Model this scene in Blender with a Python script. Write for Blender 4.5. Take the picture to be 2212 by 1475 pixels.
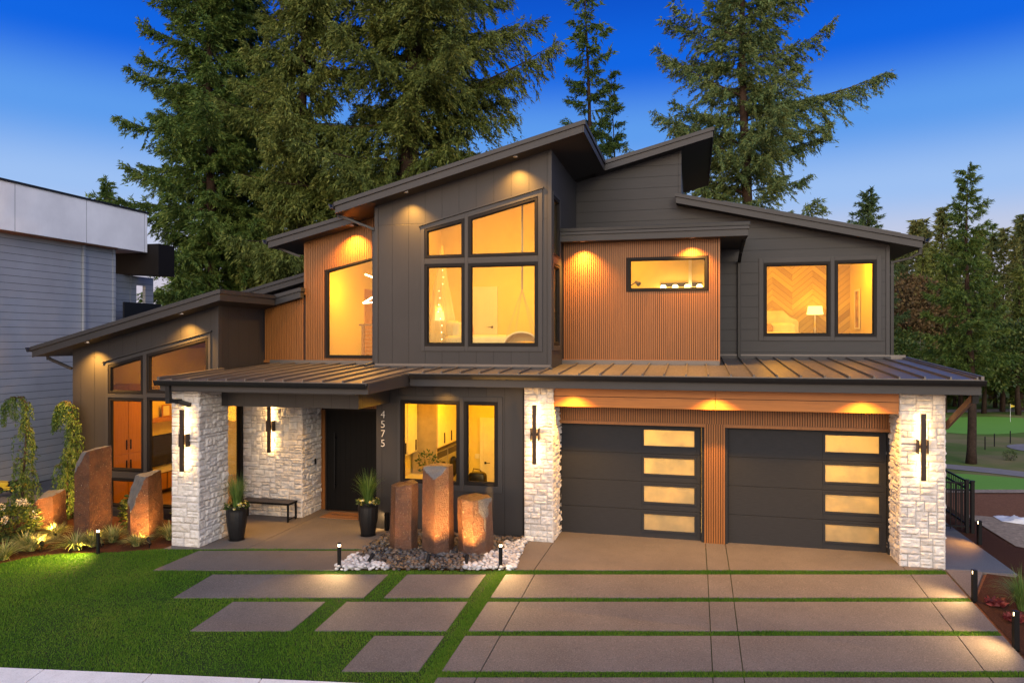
import bpy, math, random
import numpy as np
from mathutils import Vector, noise as mnoise

R = math.radians
for o in list(bpy.data.objects):
    bpy.data.objects.remove(o)
SC = bpy.context.scene
COL = SC.collection

# ------------------------------------------------------------------ camera
CAM_Y, CAM_Z, YAW = -15.77, 4.25, R(14.1)
cam = bpy.data.objects.new('camera', bpy.data.cameras.new('camera'))
COL.objects.link(cam)
cam.location = (0, CAM_Y, CAM_Z)
cam.rotation_euler = (R(90), 0, YAW)
cam.data.sensor_width = 36
cam.data.lens = 25.39
cam.data.shift_y = -0.0012
cam.data.clip_end = 2000
cam.data.clip_start = 0.1
SC.camera = cam

# ------------------------------------------------------------------ dusk sky, low sun behind the viewer
W = bpy.data.worlds.new('World')
SC.world = W
W.use_nodes = True
nt = W.node_tree
for n in list(nt.nodes):
    nt.nodes.remove(n)
def wn(t, **k):
    n = nt.nodes.new(t)
    for a, b in k.items():
        setattr(n, a, b)
    return n
out = wn('ShaderNodeOutputWorld')
bg = wn('ShaderNodeBackground')
tc = wn('ShaderNodeTexCoord')
sep = wn('ShaderNodeSeparateXYZ')
nt.links.new(tc.outputs['Generated'], sep.inputs[0])
ramp = wn('ShaderNodeValToRGB')
ramp.color_ramp.interpolation = 'EASE'
els = ramp.color_ramp.elements
SKY = [(0.0, (.58, .50, .56)), (.06, (.58, .54, .63)), (.12, (.53, .57, .73)), (.185, (.32, .50, .84)), (.27, (.105, .315, .80)),
       (.355, (.006, .125, .72)), (.44, (.004, .080, .56)), (1.0, (.002, .05, .38))]
els[0].position, els[0].color = SKY[0][0], SKY[0][1] + (1,)
els[1].position, els[1].color = SKY[-1][0], SKY[-1][1] + (1,)
for p, c in SKY[1:-1]:
    e = els.new(p)
    e.color = c + (1,)
nt.links.new(sep.outputs['Z'], ramp.inputs[0])
# the west half of the sky, behind the viewer, still holds the after-glow
glow = wn('ShaderNodeMapRange', interpolation_type='SMOOTHSTEP')
glow.inputs['From Min'].default_value = .15
glow.inputs['From Max'].default_value = -.75
nt.links.new(sep.outputs['Y'], glow.inputs['Value'])
nish = wn('ShaderNodeTexSky', sky_type='NISHITA')
nish.sun_disc = False
nish.sun_elevation = R(5)
nish.sun_rotation = R(200)
nishm = wn('ShaderNodeMix', data_type='RGBA', blend_type='MULTIPLY')
nishm.inputs['Factor'].default_value = 1
nt.links.new(nish.outputs[0], nishm.inputs['A'])
nishm.inputs['B'].default_value = (.10, .10, .11, 1)
west = wn('ShaderNodeMix', data_type='RGBA', blend_type='ADD')
west.inputs['Factor'].default_value = 1
west.inputs['A'].default_value = (1.56, 1.54, 1.66, 1)
nt.links.new(nishm.outputs['Result'], west.inputs['B'])
mx = wn('ShaderNodeMix', data_type='RGBA')
nt.links.new(glow.outputs['Result'], mx.inputs['Factor'])
nt.links.new(ramp.outputs['Color'], mx.inputs['A'])
nt.links.new(west.outputs['Result'], mx.inputs['B'])
nt.links.new(mx.outputs['Result'], bg.inputs['Color'])
bg.inputs['Strength'].default_value = 1.06
nt.links.new(bg.outputs[0], out.inputs[0])

sun = bpy.data.objects.new('sun', bpy.data.lights.new('sun', 'SUN'))
COL.objects.link(sun)
sun.data.energy = 0.85
sun.data.angle = R(14)
sun.data.color = (1, .78, .48)
_d = Vector((-math.sin(R(20)), math.cos(R(20)), -math.tan(R(14))))
sun.rotation_euler = _d.to_track_quat('-Z', 'Y').to_euler()

SC.view_settings.view_transform = 'Standard'
SC.view_settings.look = 'None'
SC.view_settings.exposure = 0
SC.view_settings.gamma = 1
SC.render.engine = 'CYCLES'
cy = SC.cycles
cy.use_denoising = True
cy.max_bounces = 6
cy.diffuse_bounces = 3
cy.glossy_bounces = 3
cy.transmission_bounces = 4
cy.transparent_max_bounces = 12
cy.caustics_reflective = False
cy.caustics_refractive = False
cy.sample_clamp_indirect = 4
cy.sample_clamp_direct = 0
WARM = (1, .48, .08)
WARMER = (1, .50, .12)
ROOM = (1, .47, .012)

# ------------------------------------------------------------------ helpers
def tag(o, label=None, cat=None, group=None, kind=None):
    if label: o['label'] = label
    if cat: o['category'] = cat
    if group: o['group'] = group
    if kind: o['kind'] = kind
    return o

def thing(name, label, cat, loc=(0, 0, 0), rz=0, group=None):
    o = bpy.data.objects.new(name, None)
    o.empty_display_size = .2
    COL.objects.link(o)
    o.location = loc
    o.rotation_euler = (0, 0, rz)
    return tag(o, label, cat, group)

def link(name, me, m, parent=None, loc=None):
    o = bpy.data.objects.new(name, me)
    COL.objects.link(o)
    if m is not None:
        me.materials.clear()
        me.materials.append(m)
    if parent: o.parent = parent
    if loc: o.location = loc
    return o

def kids(o):
    return [c for c in COL.objects if c.parent == o]

def dup(o, loc=None, rz=None, sc=None, label=None, parent=None):
    c = o.copy()
    COL.objects.link(c)
    if parent: c.parent = parent
    if loc is not None: c.location = loc
    if rz is not None: c.rotation_euler = (o.rotation_euler[0], o.rotation_euler[1], rz)
    if sc is not None: c.scale = (sc, sc, sc) if not isinstance(sc, tuple) else sc
    if label: c['label'] = label
    for k in kids(o):
        dup(k, parent=c)
    return c

def np_mesh(name, V, F):
    """V (n,3), F (m,k) all faces with k corners"""
    V = np.asarray(V, dtype=np.float32)
    F = np.asarray(F, dtype=np.int32)
    me = bpy.data.meshes.new(name)
    k = F.shape[1]
    me.vertices.add(len(V))
    me.vertices.foreach_set('co', V.ravel())
    me.loops.add(F.size)
    me.loops.foreach_set('vertex_index', F.ravel())
    me.polygons.add(len(F))
    me.polygons.foreach_set('loop_start', np.arange(0, F.size, k, dtype=np.int32))
    try:
        me.polygons.foreach_set('loop_total', np.full(len(F), k, dtype=np.int32))
    except Exception:
        pass
    me.update(calc_edges=True)
    me.validate()
    return me

class MB:
    def __init__(s):
        s.v, s.f = [], []
    def add(s, v, f):
        n = len(s.v)
        s.v += [tuple(p) for p in v]
        s.f += [tuple(n + i for i in q) for q in f]
        return s
    def box(s, x0, x1, y0, y1, z0, z1):
        v = [(x, y, z) for z in (z0, z1) for y in (y0, y1) for x in (x0, x1)]
        return s.add(v, [(0, 2, 3, 1), (4, 5, 7, 6), (0, 1, 5, 4), (2, 6, 7, 3), (0, 4, 6, 2), (1, 3, 7, 5)])
    def prism(s, pts, fr, d0, d1):
        """polygon pts (a,z) through frame fr(a,z,depth) from depth d0 (front) to d1"""
        n = len(pts)
        v = [fr(a, z, d0) for a, z in pts] + [fr(a, z, d1) for a, z in pts]
        f = [tuple(range(n)), tuple(range(2 * n - 1, n - 1, -1))]
        f += [((i + 1) % n, i, n + i, n + (i + 1) % n) for i in range(n)]
        return s.add(v, f)
    def ring(s, outer, inner, fr, d0, d1):
        n = len(outer)
        v = [fr(a, z, d) for d in (d0, d1) for P in (outer, inner) for a, z in P]
        f = []
        for i in range(n):
            j = (i + 1) % n
            f.append((i, j, n + j, n + i))
            f.append((2 * n + j, 2 * n + i, 3 * n + i, 3 * n + j))
            f.append((j, i, 2 * n + i, 2 * n + j))
            f.append((n + i, n + j, 3 * n + j, 3 * n + i))
        return s.add(v, f)
    def tube(s, pts, r, n=8, caps=True):
        pts = [Vector(p) for p in pts]
        rs = [float(q) for q in r] if isinstance(r, (list, tuple)) else [r] * len(pts)
        v, f = [], []
        up = None
        for i, p in enumerate(pts):
            t = (pts[min(i + 1, len(pts) - 1)] - pts[max(i - 1, 0)]).normalized()
            if up is None:
                up = Vector((0, 0, 1)) if abs(t.z) < .9 else Vector((0, 1, 0))
            a = t.cross(up)
            if a.length < 1e-4:
                a = t.cross(Vector((1, 0, 0)))
            a.normalize()
            b = a.cross(t).normalized()
            up = b
            for k in range(n):
                g = 2 * math.pi * k / n
                v.append(p + rs[i] * (math.cos(g) * a + math.sin(g) * b))
        for i in range(len(pts) - 1):
            for k in range(n):
                k2 = (k + 1) % n
                f.append((i * n + k, i * n + k2, (i + 1) * n + k2, (i + 1) * n + k))
        if caps:
            f.append(tuple(range(n - 1, -1, -1)))
            f.append(tuple((len(pts) - 1) * n + k for k in range(n)))
        return s.add(v, f)
    def bar(s, a, b, w, h=None):
        """rectangular bar between two points"""
        h = h or w
        a, b = Vector(a), Vector(b)
        t = (b - a).normalized()
        up = Vector((0, 0, 1)) if abs(t.z) < .95 else Vector((0, 1, 0))
        x = t.cross(up).normalized() * w / 2
        y = x.normalized().cross(t).normalized() * h / 2
        v = [p + i * x + j * y for p in (a, b) for j in (-1, 1) for i in (-1, 1)]
        return s.add(v, [(0, 2, 3, 1), (4, 5, 7, 6), (0, 1, 5, 4), (2, 6, 7, 3), (0, 4, 6, 2), (1, 3, 7, 5)])
    def lathe(s, prof, n=24, c=(0, 0, 0)):
        v, f = [], []
        for r, z in prof:
            for k in range(n):
                g = 2 * math.pi * k / n
                v.append((c[0] + r * math.cos(g), c[1] + r * math.sin(g), c[2] + z))
        m = len(prof)
        for i in range(m - 1):
            for k in range(n):
                k2 = (k + 1) % n
                f.append((i * n + k, i * n + k2, (i + 1) * n + k2, (i + 1) * n + k))
        f.append(tuple(range(n - 1, -1, -1)))
        f.append(tuple((m - 1) * n + k for k in range(n)))
        return s.add(v, f)
    def build(s, name, m, parent=None, bevel=0, smooth=False, loc=None):
        me = bpy.data.meshes.new(name)
        me.from_pydata(s.v, [], s.f)
        if smooth:
            me.polygons.foreach_set('use_smooth', [True] * len(me.polygons))
        me.update()
        o = link(name, me, m, parent, loc)
        if bevel:
            b = o.modifiers.new('bevel', 'BEVEL')
            b.width = bevel
            b.segments = 2
            b.limit_method = 'ANGLE'
            b.angle_limit = R(40)
        return o

def text_mesh(name, body, size, extrude, m, parent, loc, rot):
    cu = bpy.data.curves.new(name, 'FONT')
    cu.body = body
    cu.size = size
    cu.align_x = 'CENTER'
    cu.align_y = 'CENTER'
    cu.extrude = extrude
    cu.offset = -.0045 if size > .2 else 0
    tmp = bpy.data.objects.new(name, cu)
    COL.objects.link(tmp)
    bpy.context.view_layer.update()
    me = bpy.data.meshes.new_from_object(tmp.evaluated_get(bpy.context.evaluated_depsgraph_get()))
    bpy.data.objects.remove(tmp)
    o = link(name, me, m, parent, loc)
    o.rotation_euler = rot
    return o

def front(Y):
    return lambda a, z, d: (a, Y + d, z)
def sideR(X):                                # a surface facing +X, a runs along Y
    return lambda a, z, d: (X - d, a, z)

def wall(mb, fr, a0, a1, z0, top, holes=(), d0=0, d1=.12):
    """wall with openings; top(a) height; holes = (a0,a1,z0,ztl,ztr)"""
    cuts = sorted({a0, a1} | {h[i] for h in holes for i in (0, 1) if a0 < h[i] < a1})
    for p, q in zip(cuts, cuts[1:]):
        iv = [(z0, z0, top(p), top(q))]
        for h in holes:
            if h[0] <= p + 1e-6 and h[1] >= q - 1e-6:
                ht = lambda a: h[3] + (h[4] - h[3]) * (a - h[0]) / (h[1] - h[0])
                nv = []
                for (bl, br, tl, tr) in iv:
                    if h[2] > bl and h[2] < tl:
                        nv.append((bl, br, h[2], h[2]))
                        if ht(p) < tl - 1e-4:
                            nv.append((ht(p), ht(q), tl, tr))
                    elif h[2] <= bl and ht(p) > bl:
                        if ht(p) < tl - 1e-4:
                            nv.append((ht(p), ht(q), tl, tr))
                    else:
                        nv.append((bl, br, tl, tr))
                iv = nv
        for (bl, br, tl, tr) in iv:
            mb.prism([(p, bl), (q, br), (q, tr), (p, tl)], fr, d0, d1)
    return mb

def spot(name, loc, aim, watts, size=80, blend=.6, color=WARM, radius=.03, parent=None):
    l = bpy.data.objects.new(name, bpy.data.lights.new(name, 'SPOT'))
    COL.objects.link(l)
    l.location = loc
    l.rotation_euler = (Vector(aim) - Vector(loc)).to_track_quat('-Z', 'Y').to_euler()
    l.data.energy = watts
    l.data.spot_size = R(size)
    l.data.spot_blend = blend
    l.data.color = color
    l.data.shadow_soft_size = radius
    if parent: l.parent = parent
    return l

def point(name, loc, watts, color=WARM, radius=.08):
    l = bpy.data.objects.new(name, bpy.data.lights.new(name, 'POINT'))
    COL.objects.link(l)
    l.location = loc
    l.data.energy = watts
    l.data.color = color
    l.data.shadow_soft_size = radius
    return l

# ------------------------------------------------------------------ materials
class NT:
    def __init__(s, name):
        s.m = bpy.data.materials.new(name)
        s.m.use_nodes = True
        s.t = s.m.node_tree
        s.b = s.t.nodes['Principled BSDF']
        s.o = s.t.nodes['Material Output']
        s.tc = s.t.nodes.new('ShaderNodeTexCoord')
    def n(s, t, **k):
        x = s.t.nodes.new(t)
        for a, b in k.items():
            setattr(x, a, b)
        return x
    def l(s, a, b):
        s.t.links.new(a, b)
    def val(s, sock, v):
        if hasattr(v, 'links') or hasattr(v, 'is_linked'):
            s.l(v, sock)
        else:
            sock.default_value = v
    def noise(s, scale, detail=4, rough=.55, vec=None, dist=0):
        x = s.n('ShaderNodeTexNoise')
        x.inputs['Scale'].default_value = scale
        x.inputs['Detail'].default_value = detail
        x.inputs['Roughness'].default_value = rough
        x.inputs['Distortion'].default_value = dist
        s.l(vec or s.tc.outputs['Object'], x.inputs['Vector'])
        return x.outputs['Fac']
    def map(s, scale=(1, 1, 1), loc=(0, 0, 0), rot=(0, 0, 0), src='Object'):
        x = s.n('ShaderNodeMapping')
        x.inputs['Scale'].default_value = scale
        x.inputs['Location'].default_value = loc
        x.inputs['Rotation'].default_value = rot
        s.l(s.tc.outputs[src], x.inputs['Vector'])
        return x.outputs[0]
    def ramp(s, fac, stops):
        x = s.n('ShaderNodeValToRGB')
        e = x.color_ramp.elements
        e[0].position, e[0].color = stops[0][0], tuple(stops[0][1]) + (1,)
        e[1].position, e[1].color = stops[-1][0], tuple(stops[-1][1]) + (1,)
        for p, c in stops[1:-1]:
            q = e.new(p)
            q.color = tuple(c) + (1,)
        s.l(fac, x.inputs[0])
        return x.outputs['Color']
    def math(s, op, a, b=0.0, c=0.0):
        x = s.n('ShaderNodeMath', operation=op)
        for i, v in enumerate((a, b, c)):
            s.val(x.inputs[i], v)
        return x.outputs[0]
    def mix(s, fac, a, b, mode='MIX'):
        x = s.n('ShaderNodeMix', data_type='RGBA', blend_type=mode)
        s.val(x.inputs['Factor'], fac)
        for k, v in (('A', a), ('B', b)):
            if isinstance(v, tuple):
                x.inputs[k].default_value = v + (1,) if len(v) == 3 else v
            else:
                s.l(v, x.inputs[k])
        return x.outputs['Result']
    def bump(s, h, strength=.3, dist=.02, prev=None):
        x = s.n('ShaderNodeBump')
        x.inputs['Strength'].default_value = strength
        x.inputs['Distance'].default_value = dist
        s.l(h, x.inputs['Height'])
        if prev: s.l(prev, x.inputs['Normal'])
        s.l(x.outputs[0], s.b.inputs['Normal'])
        return x.outputs[0]
    def done(s, color=None, rough=None, metal=None, spec=None):
        if color is not None: s.val(s.b.inputs['Base Color'], color + (1,) if isinstance(color, tuple) else color)
        if rough is not None: s.val(s.b.inputs['Roughness'], rough)
        if metal is not None: s.b.inputs['Metallic'].default_value = metal
        if spec is not None: s.b.inputs['Specular IOR Level'].default_value = spec
        return s.m

def vary(c, k):
    return tuple(min(1, x * k) for x in c)

def m_plain(name, c, rough=.5, metal=0, var=.12, scale=6, bump=0, spec=.5):
    t = NT(name)
    f = t.noise(scale)
    if bump: t.bump(t.noise(scale * 12, 3), bump, .01)
    r2 = t.math('MULTIPLY_ADD', t.noise(scale * 2.3), .16, rough - .08)
    return t.done(t.ramp(f, [(.3, vary(c, 1 - var)), (.7, vary(c, 1 + var))]), r2, metal, spec)

def line_mask(t, axis, pitch, off, width):
    sp = t.n('ShaderNodeSeparateXYZ')
    t.l(t.tc.outputs['Object'], sp.inputs[0])
    x = t.math('ADD', sp.outputs[axis], off + 100 * pitch)
    return t.math('LESS_THAN', t.math('MODULO', x, pitch), width), t.math('DIVIDE', t.math('MODULO', x, pitch), pitch), sp

def m_panel(name, c, axis='X', pitch=.41, off=0, width=.012, lap=False, rough=.55, extra=None):
    t = NT(name)
    mk, fr, sp = line_mask(t, axis, pitch, off, width)
    if extra:                                    # one more joint line: (axis, position)
        d = t.math('ABSOLUTE', t.math('SUBTRACT', sp.outputs[extra[0]], extra[1]))
        mk = t.math('MAXIMUM', mk, t.math('LESS_THAN', d, .006))
    st = (.35, 9, 9) if axis == 'Z' else (9, 9, .35)
    g = t.noise(9, 5, .65, t.map(st))
    f = t.noise(1.1)
    col = t.ramp(f, [(.3, vary(c, .9)), (.7, vary(c, 1.1))])
    col = t.mix(t.math('MULTIPLY', g, .35), col, vary(c, .72))
    col = t.mix(mk, col, vary(c, .22))
    h = t.math('MULTIPLY_ADD', g, .12, t.math('MULTIPLY', mk, -1.0))
    if lap:
        h = t.math('ADD', h, t.math('MULTIPLY', fr, -.8))
    t.bump(h, .5, .012)
    return t.done(col, t.math('MULTIPLY_ADD', g, .2, rough - .1))

def m_wood(name, c, rough=.45, st=(14, 14, .6), var=.3):
    t = NT(name)
    g = t.noise(3.2, 6, .6, t.map(st), .4)
    f = t.noise(.9)
    col = t.ramp(g, [(.25, vary(c, 1 - var)), (.5, c), (.8, vary(c, 1 + var * .7))])
    col = t.mix(t.math('MULTIPLY', f, .35), col, vary(c, .75))
    t.bump(g, .15, .006)
    return t.done(col, rough)

def m_stone(name):
    t = NT(name)
    oi = t.n('ShaderNodeNewGeometry').outputs['Random Per Island']
    col = t.ramp(oi, [(0, (.53, .485, .45)), (.35, (.65, .60, .55)), (.7, (.72, .68, .64)), (1, (.57, .54, .53))])
    f = t.noise(9, 6, .62)
    col = t.mix(t.math('MULTIPLY', t.math('SUBTRACT', f, .42), 1.5), col, (.36, .33, .31))
    h = t.math('ADD', t.noise(28, 6, .65), t.math('MULTIPLY', t.noise(9, 3), .8))
    t.bump(h, .55, .02)
    return t.done(col, .85, spec=.25)

def m_basalt(name, wet=False):
    t = NT(name)
    at = t.n('ShaderNodeAttribute', attribute_name='chip')
    f = t.noise(4.5, 6, .62)
    f2 = t.noise(17, 5, .6)
    rust = t.ramp(f, [(.25, (.030, .016, .010)), (.45, (.075, .031, .015)), (.6, (.12, .046, .019)), (.8, (.11, .075, .048))])
    rust = t.mix(t.math('MULTIPLY', f2, .4), rust, (.10, .055, .04))
    spk = t.math('GREATER_THAN', t.noise(42, 2, .5), .69)
    rust = t.mix(t.math('MULTIPLY', spk, .5), rust, (.45, .36, .29))
    grey = t.ramp(t.noise(3.5, 5, .6), [(.3, (.075, .08, .088)), (.6, (.13, .135, .145)), (.8, (.20, .20, .20))])
    e = t.math('ADD', at.outputs['Fac'], t.math('MULTIPLY', t.math('SUBTRACT', t.noise(7, 4), .5), .5))
    mk = t.math('GREATER_THAN', e, .5)
    col = t.mix(mk, rust, grey)
    h = t.math('ADD', t.math('MULTIPLY', t.noise(14, 5, .65), .7), t.math('MULTIPLY', t.noise(40, 4, .6), .7))
    t.bump(h, 1.0, .05)
    return t.done(col, .28 if wet else .72, spec=.6 if wet else .3)

def m_concrete(name, c, sp=.2):
    t = NT(name)
    f = t.noise(.7, 5, .6)
    g = t.noise(160, 3, .7)
    k = t.noise(26, 4, .6)
    col = t.ramp(f, [(.3, vary(c, .80)), (.7, vary(c, 1.16))])
    st = t.noise(3.2, 5, .7, None, 1.5)
    col = t.mix(t.math('MULTIPLY', t.math('SUBTRACT', st, .48), 1.6), col, vary(c, .62))
    col = t.mix(t.math('MULTIPLY', t.math('GREATER_THAN', g, .58), sp), col, vary(c, 1.75))
    col = t.mix(t.math('MULTIPLY', t.math('LESS_THAN', g, .40), sp + .1), col, vary(c, .45))
    col = t.mix(t.math('MULTIPLY', k, .25), col, vary(c, .7))
    ag = t.noise(55, 2, .5)
    col = t.mix(t.math('MULTIPLY', t.math('GREATER_THAN', ag, .60), sp * 1.6), col, vary(c, 1.9))
    col = t.mix(t.math('MULTIPLY', t.math('LESS_THAN', ag, .41), sp * 1.9), col, vary(c, .35))
    t.bump(g, .25, .004)
    return t.done(col, .78, spec=.3)

def m_leaf(name, cols, rough=.6, nscale=.9, trans=.25, island=.5):
    t = NT(name)
    isl = t.n('ShaderNodeNewGeometry').outputs['Random Per Island']
    oi = t.n('ShaderNodeObjectInfo').outputs['Random']
    f = t.noise(nscale, 3, .6)
    a = t.math('ADD', t.math('MULTIPLY', isl, island), t.math('MULTIPLY', f, 1 - island * .6))
    a = t.math('ADD', a, t.math('MULTIPLY', t.math('SUBTRACT', oi, .5), .18))
    n = len(cols)
    col = t.ramp(a, [(.2 + .7 * i / (n - 1), c) for i, c in enumerate(cols)])
    t.done(col, rough, spec=.25)
    if trans:
        tr = t.n('ShaderNodeBsdfTranslucent')
        t.l(col, tr.inputs[0])
        ms = t.n('ShaderNodeMixShader')
        ms.inputs[0].default_value = trans
        t.l(t.b.outputs[0], ms.inputs[1])
        t.l(tr.outputs[0], ms.inputs[2])
        t.l(ms.outputs[0], t.o.inputs[0])
    return t.m

def m_glass(name, refl=.10, tint=(1, 1, 1), wav=0.0):
    t = NT(name)
    gl = t.n('ShaderNodeBsdfGlossy')
    gl.inputs['Roughness'].default_value = .01
    gl.inputs['Color'].default_value = (.9, .93, 1, 1)
    tr = t.n('ShaderNodeBsdfTransparent')
    tr.inputs[0].default_value = tint + (1,)
    lw = t.n('ShaderNodeLayerWeight')
    lw.inputs['Blend'].default_value = .25
    ms = t.n('ShaderNodeMixShader')
    t.l(t.math('MULTIPLY_ADD', lw.outputs['Fresnel'], .45, refl), ms.inputs[0])
    t.l(tr.outputs[0], ms.inputs[1])
    t.l(gl.outputs[0], ms.inputs[2])
    t.l(ms.outputs[0], t.o.inputs[0])
    if wav:
        b = t.n('ShaderNodeBump')
        b.inputs['Strength'].default_value = wav
        b.inputs['Distance'].default_value = .05
        t.l(t.noise(1.6, 3, .6, None, 1.2), b.inputs['Height'])
        t.l(b.outputs[0], gl.inputs['Normal'])
    return t.m

def m_emit(name, c, s):
    t = NT(name)
    t.b.inputs['Base Color'].default_value = c + (1,)
    t.b.inputs['Emission Color'].default_value = c + (1,)
    t.b.inputs['Emission Strength'].default_value = s
    return t.m

M = {}
M['panel'] = m_panel('panel_grey', (0.0238, 0.0215, 0.0225), 'X', .4077, 7.21, .013)
M['panel_bay'] = m_panel('panel_grey_bay', (0.0238, 0.0215, 0.0225), 'X', .4077, 7.21, .013, extra=('Z', 6.93))
M['panel_side'] = m_panel('panel_grey_side', (0.0213, 0.0201, 0.0218), 'Y', .41, 0, .012)
M['siding'] = m_panel('lap_siding_charcoal', (0.0179, 0.0175, 0.0200), 'Z', .285, .05, .016, lap=True)
M['trim'] = m_panel('trim_grey', (0.0282, 0.0265, 0.0281), 'Z', 50, 7, .001)
M['frame'] = m_plain('dark_frame', (.009, .007, .0065), .6, spec=.2)
M['gutter'] = m_plain('gutter_black', (.008, .008, .009), .45, spec=.4)
M['roof'] = m_plain('roof_shingle', (.03, .026, .025), .85, bump=.5, scale=5)
M['metal'] = None
M['slat'] = m_wood('slat_wood', (.255, .096, .021))
M['slatback'] = m_plain('slat_back', (.032, .011, .004), .8)
M['beam'] = m_wood('beam_wood', (.40, .14, .022), st=(.5, 10, 10))
M['stone'] = m_stone('white_stone')
M['mortar'] = m_plain('mortar', (.30, .28, .27), .9)
def _garage():
    t = NT('garage_charcoal')
    g = t.noise(5, 6, .65, t.map((1.2, 9, 16)))
    c = (.0205, .022, .0265)
    t.bump(g, .4, .006)
    return t.done(t.ramp(g, [(.3, vary(c, .8)), (.7, vary(c, 1.2))]), .72, spec=.25)
M['garage'] = _garage()
def _metalroof():
    t = NT('bronze_metal_roof')
    f = t.noise(.8, 4)
    g = t.noise(3, 5, .6, t.map((7, .7, 7)))
    c = (.145, .130, .122)
    col = t.ramp(f, [(.3, vary(c, .85)), (.7, vary(c, 1.15))])
    col = t.mix(t.math('MULTIPLY', g, .5), col, vary(c, .6))
    return t.done(col, t.math('MULTIPLY_ADD', g, .2, .38), .55)
M['metal'] = _metalroof()
M['glass'] = m_glass('window_glass', .004, (1, .97, .80))
M['glass_wavy'] = m_glass('window_glass_wavy', .06, (.50, .47, .44), .35)
def _frost():
    t = NT('frosted_glass')
    tl = t.n('ShaderNodeBsdfTranslucent'); tl.inputs[0].default_value = (.86, .80, .62, 1)
    t.l(t.ramp(t.noise(1.7, 3, .6), [(.35, (.62, .60, .46)), (.6, (.90, .82, .60))]), tl.inputs[0])  # uneven glow from inside, put into the pane colour as mottling
    ms = t.n('ShaderNodeMixShader'); ms.inputs[0].default_value = .72
    t.done((.40, .39, .36), .22)
    t.l(t.b.outputs[0], ms.inputs[1]); t.l(tl.outputs[0], ms.inputs[2]); t.l(ms.outputs[0], t.o.inputs[0])
    return t.m
M['frost'] = _frost()
M['door'] = m_panel('front_door_black', (.004, .004, .0045), 'X', .14, 0, .012, rough=.6)
M['door'].node_tree.nodes['Principled BSDF'].inputs['Specular IOR Level'].default_value = .15
M['steel'] = m_plain('brushed_steel', (.55, .53, .5), .3, 1)
M['bronze'] = m_plain('dark_bronze', (.028, .018, .016), .4, .3)
M['black'] = m_plain('black_metal', (.006, .006, .007), .5, spec=.2)
M['lamp'] = m_emit('warm_lamp', (1, .60, .21), 78)
M['lens'] = m_emit('path_lens', (1, .70, .36), 14)
M['lampsoft'] = m_emit('warm_shade', (1, .72, .32), 2.2)
M['led'] = m_emit('cool_led', (1, .80, .58), 14)
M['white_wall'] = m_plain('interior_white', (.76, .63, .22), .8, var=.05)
M['white'] = m_plain('white_paint', (.75, .72, .68), .6, var=.06)
M['white_bed'] = m_plain('white_linen', (.74, .68, .54), .9, var=.12, bump=.5, scale=4)
M['floor'] = m_wood('oak_floor', (.38, .22, .11), .4, (12, .7, 12))
M['cabinet'] = m_wood('cherry_cabinet', (.46, .20, .035), .4)
M['ceil_wood'] = m_wood('cedar_ceiling', (.28, .11, .035), .5, (.6, 12, 12))
M['tv'] = m_plain('tv_black', (.008, .008, .01), .15)
def _chevron():
    t = NT('chevron_planks')
    sp = t.n('ShaderNodeSeparateXYZ'); t.l(t.tc.outputs['Object'], sp.inputs[0])
    ax = t.math('PINGPONG', t.math('ADD', sp.outputs['X'], 20.12), .56)
    v = t.math('ADD', t.math('MULTIPLY', ax, .85), sp.outputs['Z'])
    q = t.math('DIVIDE', v, .175)
    ln = t.math('LESS_THAN', t.math('FRACT', q), .055)
    fl = t.math('FLOOR', q)
    w = t.n('ShaderNodeTexWhiteNoise', noise_dimensions='2D')
    cb = t.n('ShaderNodeCombineXYZ'); t.l(fl, cb.inputs[0])
    t.l(t.math('FLOOR', t.math('DIVIDE', t.math('ADD', sp.outputs['X'], 20.12), .56)), cb.inputs[1])
    t.l(cb.outputs[0], w.inputs[0])
    col = t.ramp(w.outputs['Value'], [(0, (.38, .27, .06)), (1, (.62, .48, .12))])
    col = t.mix(ln, col, (.10, .05, .02))
    return t.done(col, .5)
M['chevron'] = _chevron()
M['concrete'] = m_concrete('exposed_aggregate', (.138, .119, .110))
M['concrete_w'] = m_concrete('sidewalk_concrete', (.78, .77, .76), .08)
M['concrete_b'] = m_concrete('side_walk_concrete', (.125, .125, .135))
M['asphalt'] = m_concrete('asphalt', (.05, .05, .052))
# ------------------------------------------------------------------ ground
cS, sS = math.cos(YAW), math.sin(YAW)
D0, SLOPE = 13.18, .068
def depth(X, Y):
    return -X * sS + (Y - CAM_Y) * cS
def yat(X, d):                 # Y of a point on a strip line that runs parallel to the street
    return CAM_Y + (d + X * sS) / cS
def sst(a, b, x):
    t = min(1, max(0, (x - a) / (b - a)))
    return t * t * (3 - 2 * t)
def gz(X, Y):
    d = depth(X, Y)
    if d < D0:
        return -SLOPE * (D0 - max(d, 4.0))
    w = sst(5.9, 6.4, X)
    return -min(5.5, max(0, .225 * (d - 20.6))) * w

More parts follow.
